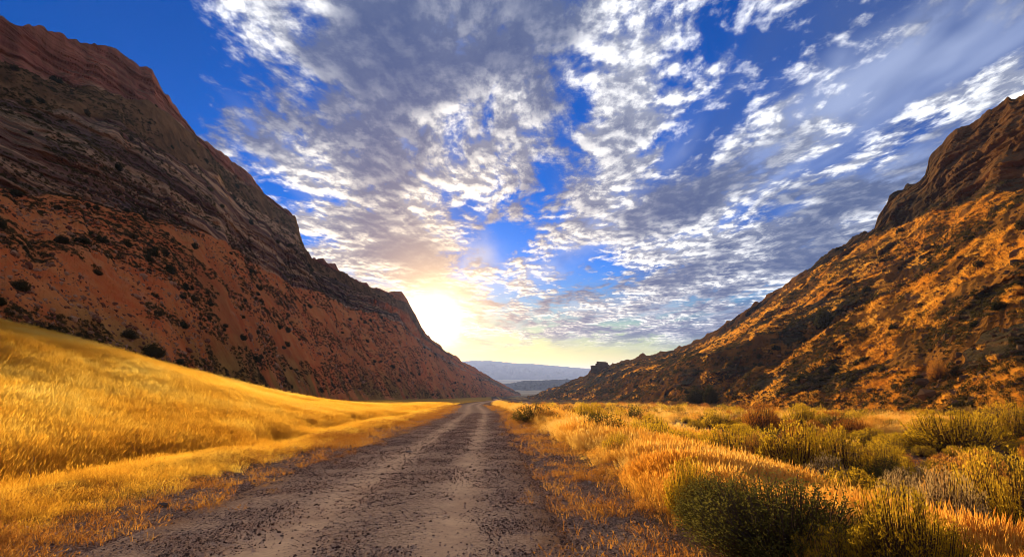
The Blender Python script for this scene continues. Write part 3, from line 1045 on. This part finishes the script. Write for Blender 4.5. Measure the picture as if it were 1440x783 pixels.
def hill_cover():
    rng = np.random.default_rng(15)
    gv = [tuft(f'bunch_{k}', M_HILLGRASS, rng, 26, 0.34, 0.24, 0.6, 0.008, 0.3) for k in range(5)]
    bv = [clump(f'brush_{k}', M_HILLBRUSH, rng, 110, 0.55, 0.085) for k in range(5)]
    p, kk = wall_points('hill', 80000, 1.0, 5.0, give_k=True)
    d = np.linalg.norm(p, axis=1)
    keep = fbm(p[:, 0] / 12, p[:, 1] / 12, p[:, 2] / 5, seed=120, oct=4) > -0.08 + 0.45 * (np.degrees(np.arctan2(p[:, 0], p[:, 1])) < 19) + 0.5 * ((kk > 2.9) & (kk < 4.0))
    p, d = p[keep], d[keep]
    scatter('hill_grass', p - [0, 0, 0.05], gv, (0.6 + 0.6 * RNG.uniform(0, 1, len(p))) * (d / 90) ** 0.5, np.clip(0.5 + 0.4 * fbm(p[:, 0] / 15, p[:, 1] / 15, seed=121, oct=3), 0, 1))
    p = wall_points('hill', 34000, 1.0, 5.2)
    d = np.linalg.norm(p, axis=1)
    keep = fbm(p[:, 0] / 16, p[:, 1] / 16, p[:, 2] / 6, seed=130, oct=4) > -0.12
    p, d = p[keep], d[keep]
    scatter('hill_brush', p - [0, 0, 0.1], bv, (0.38 + 0.85 * RNG.uniform(0, 1, len(p)) ** 3) * (d / 90) ** 0.55, RNG.uniform(0, 1, len(p)) * 0.8)
    p = wall_points('mountain', 46000, 1.0, 4.9)
    d = np.linalg.norm(p, axis=1)
    keep = fbm(p[:, 0] / 30, p[:, 1] / 30, p[:, 2] / 12, seed=140, oct=4) > -0.1
    p, d = p[keep], d[keep]
    scatter('mountain_scrub', p - [0, 0, 0.1], bv, (0.35 + 0.6 * RNG.uniform(0, 1, len(p)) ** 2) * (d / 90) ** 0.5, RNG.uniform(0, 1, len(p)) * 0.8)
    # stones lying on the slopes and in the wash
    pv = [pebble(f'scree_stone_{k}', M_SCREE, rng) for k in range(6)]
    p = wall_points('mountain', 14000, 1.0, 3.0)
    d = np.linalg.norm(p, axis=1)
    keep = fbm(p[:, 0] / 20, p[:, 1] / 20, p[:, 2] / 30, seed=150, oct=4) > -0.05
    p, d = p[keep], d[keep]
    scatter('scree_stones', p, pv, np.exp(RNG.normal(math.log(0.34), 0.55, len(p))) * (d / 90) ** 0.6, RNG.uniform(0, 1, len(p)), tilt=0.5)
    pv = [pebble(f'slope_stone_{k}', M_OUTCROP, rng) for k in range(6)]
    p = wall_points('hill', 6000, 1.0, 4.6)
    d = np.linalg.norm(p, axis=1)
    scatter('slope_stones', p, pv, np.exp(RNG.normal(math.log(0.42), 0.55, len(p))) * (d / 90) ** 0.5, RNG.uniform(0, 1, len(p)), tilt=0.5)
    pv = [pebble(f'wash_stone_{k}', M_STONE, rng) for k in range(6)]
    n = 9000
    x, y, xr = fan_points(n, 6, 120, 8, 30, 0.9)
    wash = np.exp(-((xr - 17 - 3 * vnoise(y / 19.0, 8.3, seed=9)) / 2.2) ** 2)
    keep = RNG.uniform(0, 1, n) < wash
    x, y = x[keep], y[keep]
    scatter('wash_stones', np.stack([x, y, ground_h(x, y) + 0.01], -1), pv, np.exp(RNG.normal(math.log(0.09), 0.5, len(x))), RNG.uniform(0, 1, len(x)), tilt=0.5)


hill_cover()


# ------------------------------------------------------------------ shrubs, one object each
def shrub_meshes(kind, rng, twigs, leaves, leaf_l, leaf_w, mat, h=0.75, upright=0.6, flower=False, irregular=0.25, tuftiness=1.0, inner=0.82):
    """unit shrub about 1 m wide: (foliage mesh, stem mesh, bloom mesh or None)"""
    LV, LF, SV, SF, BV, BF = [], [], [], [], [], []
    lobes = [(rng.uniform(0, 6.283), rng.uniform(0.6, 1.15)) for _ in range(6)]
    for _ in range(twigs):
        a = rng.uniform(0, 6.283)
        c = rng.uniform(0.0, 1.0) ** (0.8 if upright > 0.5 else 1.1)
        lob = 1 - irregular + irregular * sum(max(0, math.cos(a - la)) ** 3 * lw for la, lw in lobs_(lobes)) * 1.3
        s = math.sqrt(max(0, 1 - c * c))
        rr = rng.uniform(inner, 1.0) * min(lob, 1.1)
        tip = np.array([0.5 * rr * s * math.cos(a), 0.5 * rr * s * math.sin(a), h * rr * (0.15 + 0.85 * c)])
        base = np.array([tip[0] * (1 - upright) * 0.35 + rng.normal(0, .03), tip[1] * (1 - upright) * 0.35 + rng.normal(0, .03), -0.04])
        if upright > 0.5:
            base[:2] = tip[:2] * 0.45 + rng.normal(0, 0.03, 2)
        mid = (base + tip) / 2 + np.array([tip[0] * 0.18, tip[1] * 0.18, -0.02]) + rng.normal(0, 0.012, 3)

        def cv(t): return base * (1 - t) ** 2 + 2 * mid * t * (1 - t) + tip * t * t
        # stem: a thin three-sided tapered tube
        prev = None
        for k in range(4):
            t_ = k / 3
            p = cv(t_)
            r_ = 0.007 * (1 - 0.75 * t_)
            i = len(SV)
            for q in range(3):
                SV.append(p + r_ * np.array([math.cos(q * 2.094), math.sin(q * 2.094), 0]))
            if prev is not None:
                for q in range(3):
                    SF.append((prev + q, prev + (q + 1) % 3, i + (q + 1) % 3, i + q))
            prev = i
        for _k in range(leaves):
            t_ = 1 - (rng.uniform(0, 1) ** 1.7) * 0.72
            p = cv(t_) + rng.normal(0, 0.012 * tuftiness, 3)
            dv = cv(min(t_ + 0.08, 1.05)) - cv(t_ - 0.02)
            dv = dv / (np.linalg.norm(dv) + 1e-6) + rng.normal(0, 0.55, 3)
            dv /= np.linalg.norm(dv)
            sd = np.cross(dv, rng.normal(size=3)); sd /= (np.linalg.norm(sd) + 1e-6)
            l_, w_ = leaf_l * rng.uniform(0.6, 1.3), leaf_w * rng.uniform(0.6, 1.3)
            i = len(LV)
            LV += [p, p + dv * l_ * .5 + sd * w_, p + dv * l_, p + dv * l_ * .5 - sd * w_]
            LF.append((i, i + 1, i + 2, i + 3))
        if flower and c > 0.35 and rng.uniform() < 0.8:
            for _k in range(10):
                p = tip + rng.normal(0, 0.018, 3)
                d1 = rng.normal(size=3); d1 /= np.linalg.norm(d1)
                d2 = np.cross(d1, rng.normal(size=3)); d2 /= np.linalg.norm(d2)
                i = len(BV)
                BV += [p - d1 * .011, p + d2 * .008, p + d1 * .011, p - d2 * .008]
                BF.append((i, i + 1, i + 2, i + 3))
    fol = make_mesh(kind + '_foliage', np.array(LV), LF, [mat])
    st = make_mesh(kind + '_stem', np.array(SV), SF, [M_BARK])
    bl = make_mesh(kind + '_bloom', np.array(BV), BF, [M_FLOWER]) if BV else None
    return fol, st, bl


def lobs_(l): return l


PROTO = {}


def protos():
    rng = np.random.default_rng(77)
    for lod, tw, lv, k in (('near', 460, 34, 1.0), ('mid', 260, 20, 1.45), ('far', 110, 11, 2.5)):
        nv = 3 if lod != 'near' else 3
        for v in range(nv):
            PROTO['rabbitbrush', lod, v] = shrub_meshes('rabbitbrush', rng, tw, lv, 0.034 * k, 0.0036 * k, M_RABBIT, 0.80, 0.72, False, 0.3)
            PROTO['sagebrush', lod, v] = shrub_meshes('sagebrush', rng, int(tw * 1.05), lv, 0.024 * k, 0.0055 * k, M_SAGE, 0.62, 0.35, False, 0.85, 2.2, 0.62)
            PROTO['dry_shrub', lod, v] = shrub_meshes('dry_shrub', rng, tw, lv, 0.026 * k, 0.004 * k, M_RUST, 0.7, 0.55, False, 0.4)
            PROTO['pale_shrub', lod, v] = shrub_meshes('pale_shrub', rng, int(tw * .9), int(lv * .6), 0.05 * k, 0.0028 * k, M_PALE, 0.85, 0.8, False, 0.3)
            PROTO['blooming_rabbitbrush', lod, v] = shrub_meshes('blooming_rabbitbrush', rng, tw, lv, 0.032 * k, 0.0036 * k, M_RABBIT, 0.72, 0.7, True, 0.3)
            if lod != 'near':
                PROTO['juniper', lod, v] = shrub_meshes('juniper', rng, int(tw * 1.3), lv, 0.075 * k * .7, 0.022 * k * .7, M_JUNI, 0.9, 0.25, False, 0.8, 2.6, 0.6)


protos()
NAME = {'rabbitbrush': 'rabbitbrush', 'sagebrush': 'sagebrush', 'dry_shrub': 'dry_shrub', 'pale_shrub': 'dry_weed_clump',
        'blooming_rabbitbrush': 'rabbitbrush', 'juniper': 'juniper_shrub'}


def shrub(kind, loc, w, h, label, group=None, lod=None, rz=None, cat='shrub', sink=0.0):
    d = math.hypot(loc[0], loc[1])
    if lod is None:
        lod = 'near' if d < 16 else ('mid' if d < 60 else 'far')
    if kind == 'juniper' and lod == 'near':
        lod = 'mid'
    v = random.randrange(3)
    fol, st, bl = PROTO[kind, lod, v]
    unit_h = {'rabbitbrush': 0.80, 'sagebrush': 0.62, 'dry_shrub': 0.7, 'pale_shrub': 0.85, 'blooming_rabbitbrush': 0.72, 'juniper': 0.9}[kind]
    e = bpy.data.objects.new(NAME[kind], None)
    COL.objects.link(e)
    e.empty_display_size = 0.2
    e.location = (loc[0], loc[1], loc[2] - sink)
    e.scale = (w, w, h / unit_h)
    e.rotation_euler = (0, 0, random.uniform(0, 6.283) if rz is None else rz)
    tag(e, label, cat, group)
    link('foliage', fol, e)
    if d < 130:
        link('stem', st, e)
    if bl is not None:
        link('bloom', bl, e)
    return e


def px_shrub(kind, px, py, wpx, hpx, label, group=None, cat='shrub'):
    """shrub whose base stands at this picture point; size given as it appears"""
    x, y, z = ground_at(px, py)
    d = y * math.cos(PITCH)
    return shrub(kind, (x, y, z), wpx * d / F_PX, hpx * d / F_PX * 1.05, label, group, cat=cat)


TAKEN = []


def foreground():
    L = [
        ('sagebrush', 1100, 775, 250, 92, 'large dark green sagebrush mound behind the seed-head stalks in the right foreground'),
        ('sagebrush', 1010, 742, 110, 66, 'smaller dark sagebrush joined to the left of the big mound'),
        ('rabbitbrush', 972, 722, 74, 66, 'grey green upright rabbitbrush at the gravel edge left of the dark sagebrush'),
        ('rabbitbrush', 1275, 820, 190, 110, 'olive rabbitbrush cut by the bottom edge, right of the dark sagebrush'),
        ('rabbitbrush', 1180, 815, 120, 62, 'low olive rabbitbrush at the bottom edge in front of the dark sagebrush'),
        ('rabbitbrush', 1425, 775, 130, 120, 'tall yellow olive rabbitbrush at the lower right corner'),
        ('pale_shrub', 1330, 765, 110, 90, 'pale dry feathery weed clump between the corner rabbitbrush and the olive one'),
        ('dry_shrub', 1375, 728, 120, 78, 'rusty brown dry shrub behind the pale feathery weeds'),
        ('pale_shrub', 1275, 740, 70, 66, 'thin pale weed clump right behind the dark sagebrush mound'),
        ('rabbitbrush', 1120, 668, 96, 66, 'rounded olive rabbitbrush at the left end of the row beside the stony wash'),
        ('rabbitbrush', 1190, 672, 86, 62, 'rounded olive rabbitbrush in the middle of the row beside the stony wash'),
        ('rabbitbrush', 1243, 676, 60, 50, 'rounded olive rabbitbrush at the right end of the row beside the stony wash'),
        ('pale_shrub', 1160, 690, 66, 44, 'pale dry weed clump in front of the olive rabbitbrush row'),
        ('blooming_rabbitbrush', 1025, 645, 105, 42, 'yellow flowering rabbitbrush behind the orange grass hump'),
        ('dry_shrub', 1075, 655, 60, 40, 'brown dry shrub between the flowering rabbitbrush and the olive row'),
        ('rabbitbrush', 868, 640, 44, 28, 'small bright yellow green rabbitbrush beside the roadside grass'),
        ('sagebrush', 850, 617, 80, 34, 'broad olive sagebrush left of the first dry grass drift'),
        ('blooming_rabbitbrush', 830, 600, 50, 30, 'yellow topped rabbitbrush just behind the roadside grass bank'),
        ('rabbitbrush', 915, 622, 60, 34, 'olive rabbitbrush behind the small bright one'),
        ('sagebrush', 752, 592, 66, 24, 'grey green sagebrush closest to the right edge of the far road'),
        ('sagebrush', 890, 592, 36, 24, 'dark round sagebrush standing alone in the middle of the flat'),
        ('rabbitbrush', 1345, 632, 130, 50, 'biggest olive rabbitbrush on the far side of the stony wash'),
        ('rabbitbrush', 1420, 618, 80, 46, 'olive rabbitbrush at the right edge beyond the stony wash'),
        ('dry_shrub', 1075, 606, 56, 36, 'rounded brown dry shrub in front of the hill foot'),
        ('rabbitbrush', 1130, 600, 50, 28, 'tan olive rabbitbrush right of the rounded brown shrub'),
        ('dry_shrub', 1200, 612, 60, 22, 'low brown shrub on the drift of dry grass before the big far rabbitbrush'),
        ('pale_shrub', 1290, 700, 80, 36, 'pale weeds standing on the stony wash bed'),
        ('rabbitbrush', 1330, 690, 90, 34, 'low olive rabbitbrush on the near bank of the wash'),
    ]
    for k, px, py, w, h, lab in L:
        o = px_shrub(k, px, py, w, h, lab, cat='weeds' if k == 'pale_shrub' else 'shrub')
        TAKEN.append((o.location.x, o.location.y, o.scale.x * 0.5))


foreground()
ground_cover()


def flat_shrubs():
    """the other shrubs of the flat, one object each"""
    kinds = [('rabbitbrush', 'yellow olive rabbitbrush', 'rabbitbrush'), ('sagebrush', 'dull green sagebrush', 'sagebrush'),
             ('dry_shrub', 'brown dry shrub', 'dry shrubs')]

    def zone(xr, y):
        if y > 95:
            return 'far along the flat towards the end of the valley', 'far along the flat'
        if xr < 13:
            return 'between the roadside grass and the stony wash', 'between road and wash'
        if xr < 34:
            return 'on the open flat just beyond the stony wash', 'on the flat beyond the wash'
        return 'at the foot of the golden right-hand hill', 'at the foot of the right-hand hill'
    n, tries = 0, 0
    while n < 380 and tries < 12000:
        tries += 1
        dist = 17 * (230 / 17.0) ** (random.random() ** 0.85)
        a = R(random.uniform(1, 47))
        x, y = dist * math.sin(a), dist * math.cos(a)
        xr = float(road_rel(x, y))
        if xr < 6.5 or xr > 56:
            continue
        if abs(xr - 17 - 3 * float(vnoise(y / 19.0, 8.3, seed=9))) < 1.6 and dist < 60:
            continue
        w = random.uniform(0.8, 2.1) * (1.0 + 0.3 * (dist > 50))
        if any((x - p) ** 2 + (y - q) ** 2 < (0.86 * (w * .5 + r)) ** 2 for p, q, r in TAKEN):
            continue
        k, lab, grp = random.choices(kinds, (0.56, 0.18, 0.26))[0]
        za, zb_ = zone(xr, y)
        lab, grp = lab + ' ' + za, grp + ' ' + zb_
        z = float(ground_h(x, y))
        shrub(k, (x, y, z), w, w * random.uniform(0.42, 0.62), lab, grp)
        TAKEN.append((x, y, w * .5))
        n += 1


flat_shrubs()


# ------------------------------------------------------------------ junipers on the slopes
def wall_point_at(name, px, py):
    """nearest point of the slope surface on the sight line through a picture point"""
    V, K, RG = WALLS[name]
    rows = V.reshape(-1, 3)
    dx, dy, dz = rows[:, 0], rows[:, 1], rows[:, 2] - CAM_H
    dep = dy * math.cos(PITCH) + dz * math.sin(PITCH)
    upv = -dy * math.sin(PITCH) + dz * math.cos(PITCH)
    u = 720 + F_PX * dx / dep
    v = 391.5 - F_PX * upv / dep
    ok = (dep > 5) & (K.ravel() < 7)
    e = np.where(ok, (u - px) ** 2 + (v - py) ** 2 + 0.00002 * dep ** 2, 1e12)
    i = int(np.argmin(e))
    return rows[i], dep[i]


def slope_shrubs():
    SPOT = [
        ('mountain', 213, 502, 34, 20, 'round dark juniper at the mountain foot just above the golden meadow'),
        ('mountain', 58, 472, 46, 18, 'long low dark juniper at the meadow crest near the left edge'),
        ('mountain', 182, 474, 24, 14, 'dark juniper uphill and left of the round one at the mountain foot'),
        ('mountain', 97, 478, 20, 12, 'small dark juniper right of the long low one at the crest'),
        ('mountain', 28, 408, 24, 16, 'dark juniper highest beside the left edge of the red slope'),
        ('hill', 1163, 460, 28, 30, 'dark juniper alone in the gully behind the golden spur'),
        ('hill', 985, 566, 36, 22, 'dark juniper at the foot of the golden spur'),
        ('hill', 1000, 566, 22, 24, 'narrow juniper at the spur foot right beside the wider one'),
        ('hill', 1320, 530, 26, 28, 'yellow brown bush on the lower face of the golden spur'),
    ]
    taken = []
    for nm, px, py, w, h, lab in SPOT:
        p, dep = wall_point_at(nm, px, py)
        k = 'dry_shrub' if 'yellow brown' in lab else 'juniper'
        shrub(k, p, w * dep / F_PX, h * dep / F_PX, lab, sink=0.15, lod='mid')
        taken.append(p)
    def side(nm, k, px):
        if nm == 'mountain':
            if k > 2.8:
                return 'tiny dark juniper on the cliff ledges of the left mountain', 'junipers on the cliff ledges of the left mountain'
            if px > 400:
                return 'small dark juniper on the far red slope close under the sun', 'junipers on the far red slope under the sun'
            if k > 1.5:
                return 'small dark juniper high on the red slope below the left cliffs', 'junipers high on the left red slope'
            return 'small dark juniper low on the red slope above the golden meadow', 'junipers low on the left red slope'
        if px < 1000:
            return 'small dark juniper on the low far end of the right-hand hill', 'junipers on the far end of the right-hand hill'
        if k > 3.0:
            return 'small dark juniper on the upper right-hand slope below the dark cliffs', 'junipers on the upper right-hand slope'
        return 'small dark juniper on the near face of the golden spur', 'junipers on the near face of the golden spur'

    for nm, cnt, k0, k1 in (('mountain', 150, 1.0, 2.0), ('mountain', 42, 2.9, 4.95), ('hill', 90, 1.3, 5.0)):
        V, K, RG = WALLS[nm]
        flat, kf = V.reshape(-1, 3), K.ravel()
        for p in wall_points(nm, cnt, k0, k1, 1.3):
            d = float(np.linalg.norm(p))
            k = kf[int(np.argmin(((flat - p) ** 2).sum(1)))]
            lab, grp = side(nm, k, 720 + F_PX * p[0] / p[1])
            w = random.uniform(0.9, 2.5) * (d / 130) ** 0.35
            shrub('juniper', p, w, w * random.uniform(0.45, 0.85), lab, grp, sink=0.15, lod='mid' if d < 110 else 'far')


slope_shrubs()


# ------------------------------------------------------------------ stones and outcrop
def rock_mesh(name, rng, mat, sub=3, blocky=0.5):
    import bmesh
    bm = bmesh.new()
    bmesh.ops.create_icosphere(bm, subdivisions=sub, radius=0.5)
    off = rng.uniform(0, 50, 3)
    P = np.array([v.co for v in bm.verts])
    k = np.sign(P) * np.abs(P * 2) ** (1 - blocky) / 2
    n = fbm(P[:, 0] * 2.5 + off[0], P[:, 1] * 2.5 + off[1], P[:, 2] * 2.5 + off[2], seed=7, oct=4)
    k = k * (1 + 0.28 * n)[:, None]
    for v, c in zip(bm.verts, k):
        v.co = c
    me = bpy.data.meshes.new(name)
    bm.to_mesh(me)
    bm.free()
    me.materials.append(mat)
    return me


def stones():
    rng = np.random.default_rng(91)
    S = [(1045, 633, 26, 13, 'pale rounded boulder on the near edge of the stony wash'),
         (1100, 628, 16, 8, 'small grey stone in the wash right of the pale boulder'),
         (1335, 655, 18, 8, 'flat grey stone in the wash before the biggest rabbitbrush'),
         (1255, 630, 14, 8, 'small tan stone on the wash bank left of the biggest rabbitbrush'),
         (1275, 690, 16, 7, 'low stone half buried in the near bank of the wash'),
         (262, 750, 12, 5, 'pale flat stone on the left gravel shoulder'),
         (228, 713, 16, 6, 'grey flat stone by the grassed bank left of the road'),
         (575, 637, 10, 4, 'pale stone lying on the road between the wheel tracks'),
         (1400, 668, 14, 7, 'grey stone in the wash near the right edge')]
    for px, py, w, h, lab in S:
        x, y, z = ground_at(px, py)
        me = rock_mesh('stone', rng, M_STONE, 2, 0.35)
        o = link('stone', me)
        d = y
        o.location = (x, y, z + 0.25 * h * d / F_PX)
        o.scale = (w * d / F_PX, w * d / F_PX * 0.8, h * d / F_PX * 1.2)
        o.rotation_euler = (0, 0, random.uniform(0, 6))
        tag(o, lab, 'stone')
    p, dep = wall_point_at('hill', 846, 519)
    e = bpy.data.objects.new('rock_outcrop', None)
    COL.objects.link(e)
    e.location = p
    tag(e, 'square topped rock outcrop on the low end of the right-hand ridge', 'rock')
    s = dep / F_PX
    for dx, dz, w, h in ((0, 3, 17, 14), (-8, 0, 12, 10), (7, 1, 12, 9), (14, -2, 14, 8)):
        r = link('boulder', rock_mesh('boulder', rng, M_OUTCROP, 3, 0.6), e)
        r.location = (dx * s, 0, dz * s)
        r.scale = (w * s, w * s, h * s)


stones()


# ------------------------------------------------------------------ dead stalks
def tube(pts, r0, r1, V, Fq, n=4):
    prev = None
    pts = [np.array(p, float) for p in pts]
    for k, p in enumerate(pts):
        t_ = k / (len(pts) - 1)
        r_ = r0 * (1 - t_) + r1 * t_
        i = len(V)
        for q in range(n):
            V.append(p + r_ * np.array([math.cos(q * 6.283 / n), math.sin(q * 6.283 / n), 0]))
        if prev is not None:
            for q in range(n):
                Fq.append((prev + q, prev + (q + 1) % n, i + (q + 1) % n, i + q))
        prev = i


def dead_stalk(px, py, hpx, lab, lean=0.1, branches=7, thick=0.006, seedhead=False):
    x, y, z = ground_at(px, py)
    H = hpx * y / F_PX
    e = bpy.data.objects.new('dead_weed_stalk', None)
    COL.objects.link(e)
    e.location = (x, y, z)
    tag(e, lab, 'weed')
    V, Fq = [], []
    main = [(lean * H * t * t + random.gauss(0, 0.01), random.gauss(0, 0.01), H * t - 0.02) for t in np.linspace(0, 1, 7)]
    tube(main, thick, thick * 0.35, V, Fq)
    link('stem', make_mesh('stalk_stem', np.array(V), Fq, [M_TWIG]), e)
    V, Fq = [], []
    for _ in range(branches):
        t = random.uniform(0.3, 0.95)
        i = min(int(t * 6), 5)
        b = np.array(main[i]) * (1 - (t * 6 - i)) + np.array(main[i + 1]) * (t * 6 - i)
        a = random.uniform(0, 6.283)
        l = H * random.uniform(0.1, 0.28) * (1.2 - t)
        tip = b + np.array([math.cos(a) * l * 0.8, math.sin(a) * l * 0.8, l])
        tube([b, (b + tip) / 2 + [0, 0, -0.1 * l], tip], thick * 0.55, thick * 0.25, V, Fq, 3)
        if seedhead:
            tube([tip, tip + [0, 0, 0.02], tip + [0, 0, 0.05]], thick * 1.6, thick * 0.4, V, Fq, 4)
    if seedhead:
        t0 = np.array(main[-1])
        tube([t0, t0 + [0, 0, .04], t0 + [.01, 0, .12]], thick * 1.3, thick * 0.3, V, Fq, 4)
        tube([t0 - [0, 0, .02], t0 + [0, 0, .05]], thick * 1.7, thick * 1.1, V, Fq, 4)
    link('seed_head' if seedhead else 'twig', make_mesh('stalk_twig', np.array(V), Fq, [M_TWIG]), e)


def stalks():
    for a in [(318, 598, 54, 'tall dead weed stalk standing in the meadow near its crest', 0.0),
              (323, 594, 36, 'shorter dead stalk just right of the tallest meadow stalk', 0.05),
              (117, 640, 60, 'branching dead weed leaning right in the left foreground meadow', 0.25),
              (192, 655, 40, 'pale dead weed leaning left over the ditch', -0.5),
              (38, 695, 50, 'dead weed stalk in the ditch near the left edge', 0.05),
              (760, 592, 30, 'dead stalk leaning over the sagebrush by the far road', 0.5)]:
        dead_stalk(*a[:4], lean=a[4])
    k = 0
    for px in (1068, 1078, 1086, 1094, 1104, 1112, 1122, 1160, 1168):
        dead_stalk(px, 792 if px < 1140 else 800, random.uniform(34, 62), 'slim dry grass stalk with seed head before the dark sagebrush', random.uniform(-0.1, 0.3), 3, 0.0035, True)
        o = [q for q in bpy.data.objects if q.name.startswith('dead_weed_stalk')][-1]
        k += 1
    for q in bpy.data.objects:
        if q.get('label', '').startswith('slim dry grass stalk'):
            q['group'] = 'seed-head stalks before the dark sagebrush'


stalks()


# ------------------------------------------------------------------ haze
def haze():
    m = bpy.data.materials.new('valley_haze')
    m.use_nodes = True
    n = m.node_tree.nodes
    n.clear()
    out = n.new('ShaderNodeOutputMaterial')
    v = n.new('ShaderNodeVolumePrincipled')
    v.inputs['Color'].default_value = (0.36, 0.48, 1.0, 1)
    v.inputs['Density'].default_value = HAZE
    v.inputs['Anisotropy'].default_value = 0.3
    m.node_tree.links.new(v.outputs[0], out.inputs['Volume'])
    x0, x1, y0, y1, z0, z1 = -12500, 12500, -450, 26500, -77, 190
    V = [(x0, y0, z0), (x1, y0, z0), (x1, y1, z0), (x0, y1, z0), (x0, y0, z1), (x1, y0, z1), (x1, y1, z1), (x0, y1, z1)]
    Fq = [(3, 2, 1, 0), (4, 5, 6, 7), (0, 1, 5, 4), (1, 2, 6, 5), (2, 3, 7, 6), (3, 0, 4, 7)]
    o = link('haze', make_mesh('haze', np.array(V, float), Fq, [m]))
    tag(o, kind='stuff')


HAZE = 6.5e-5
haze()
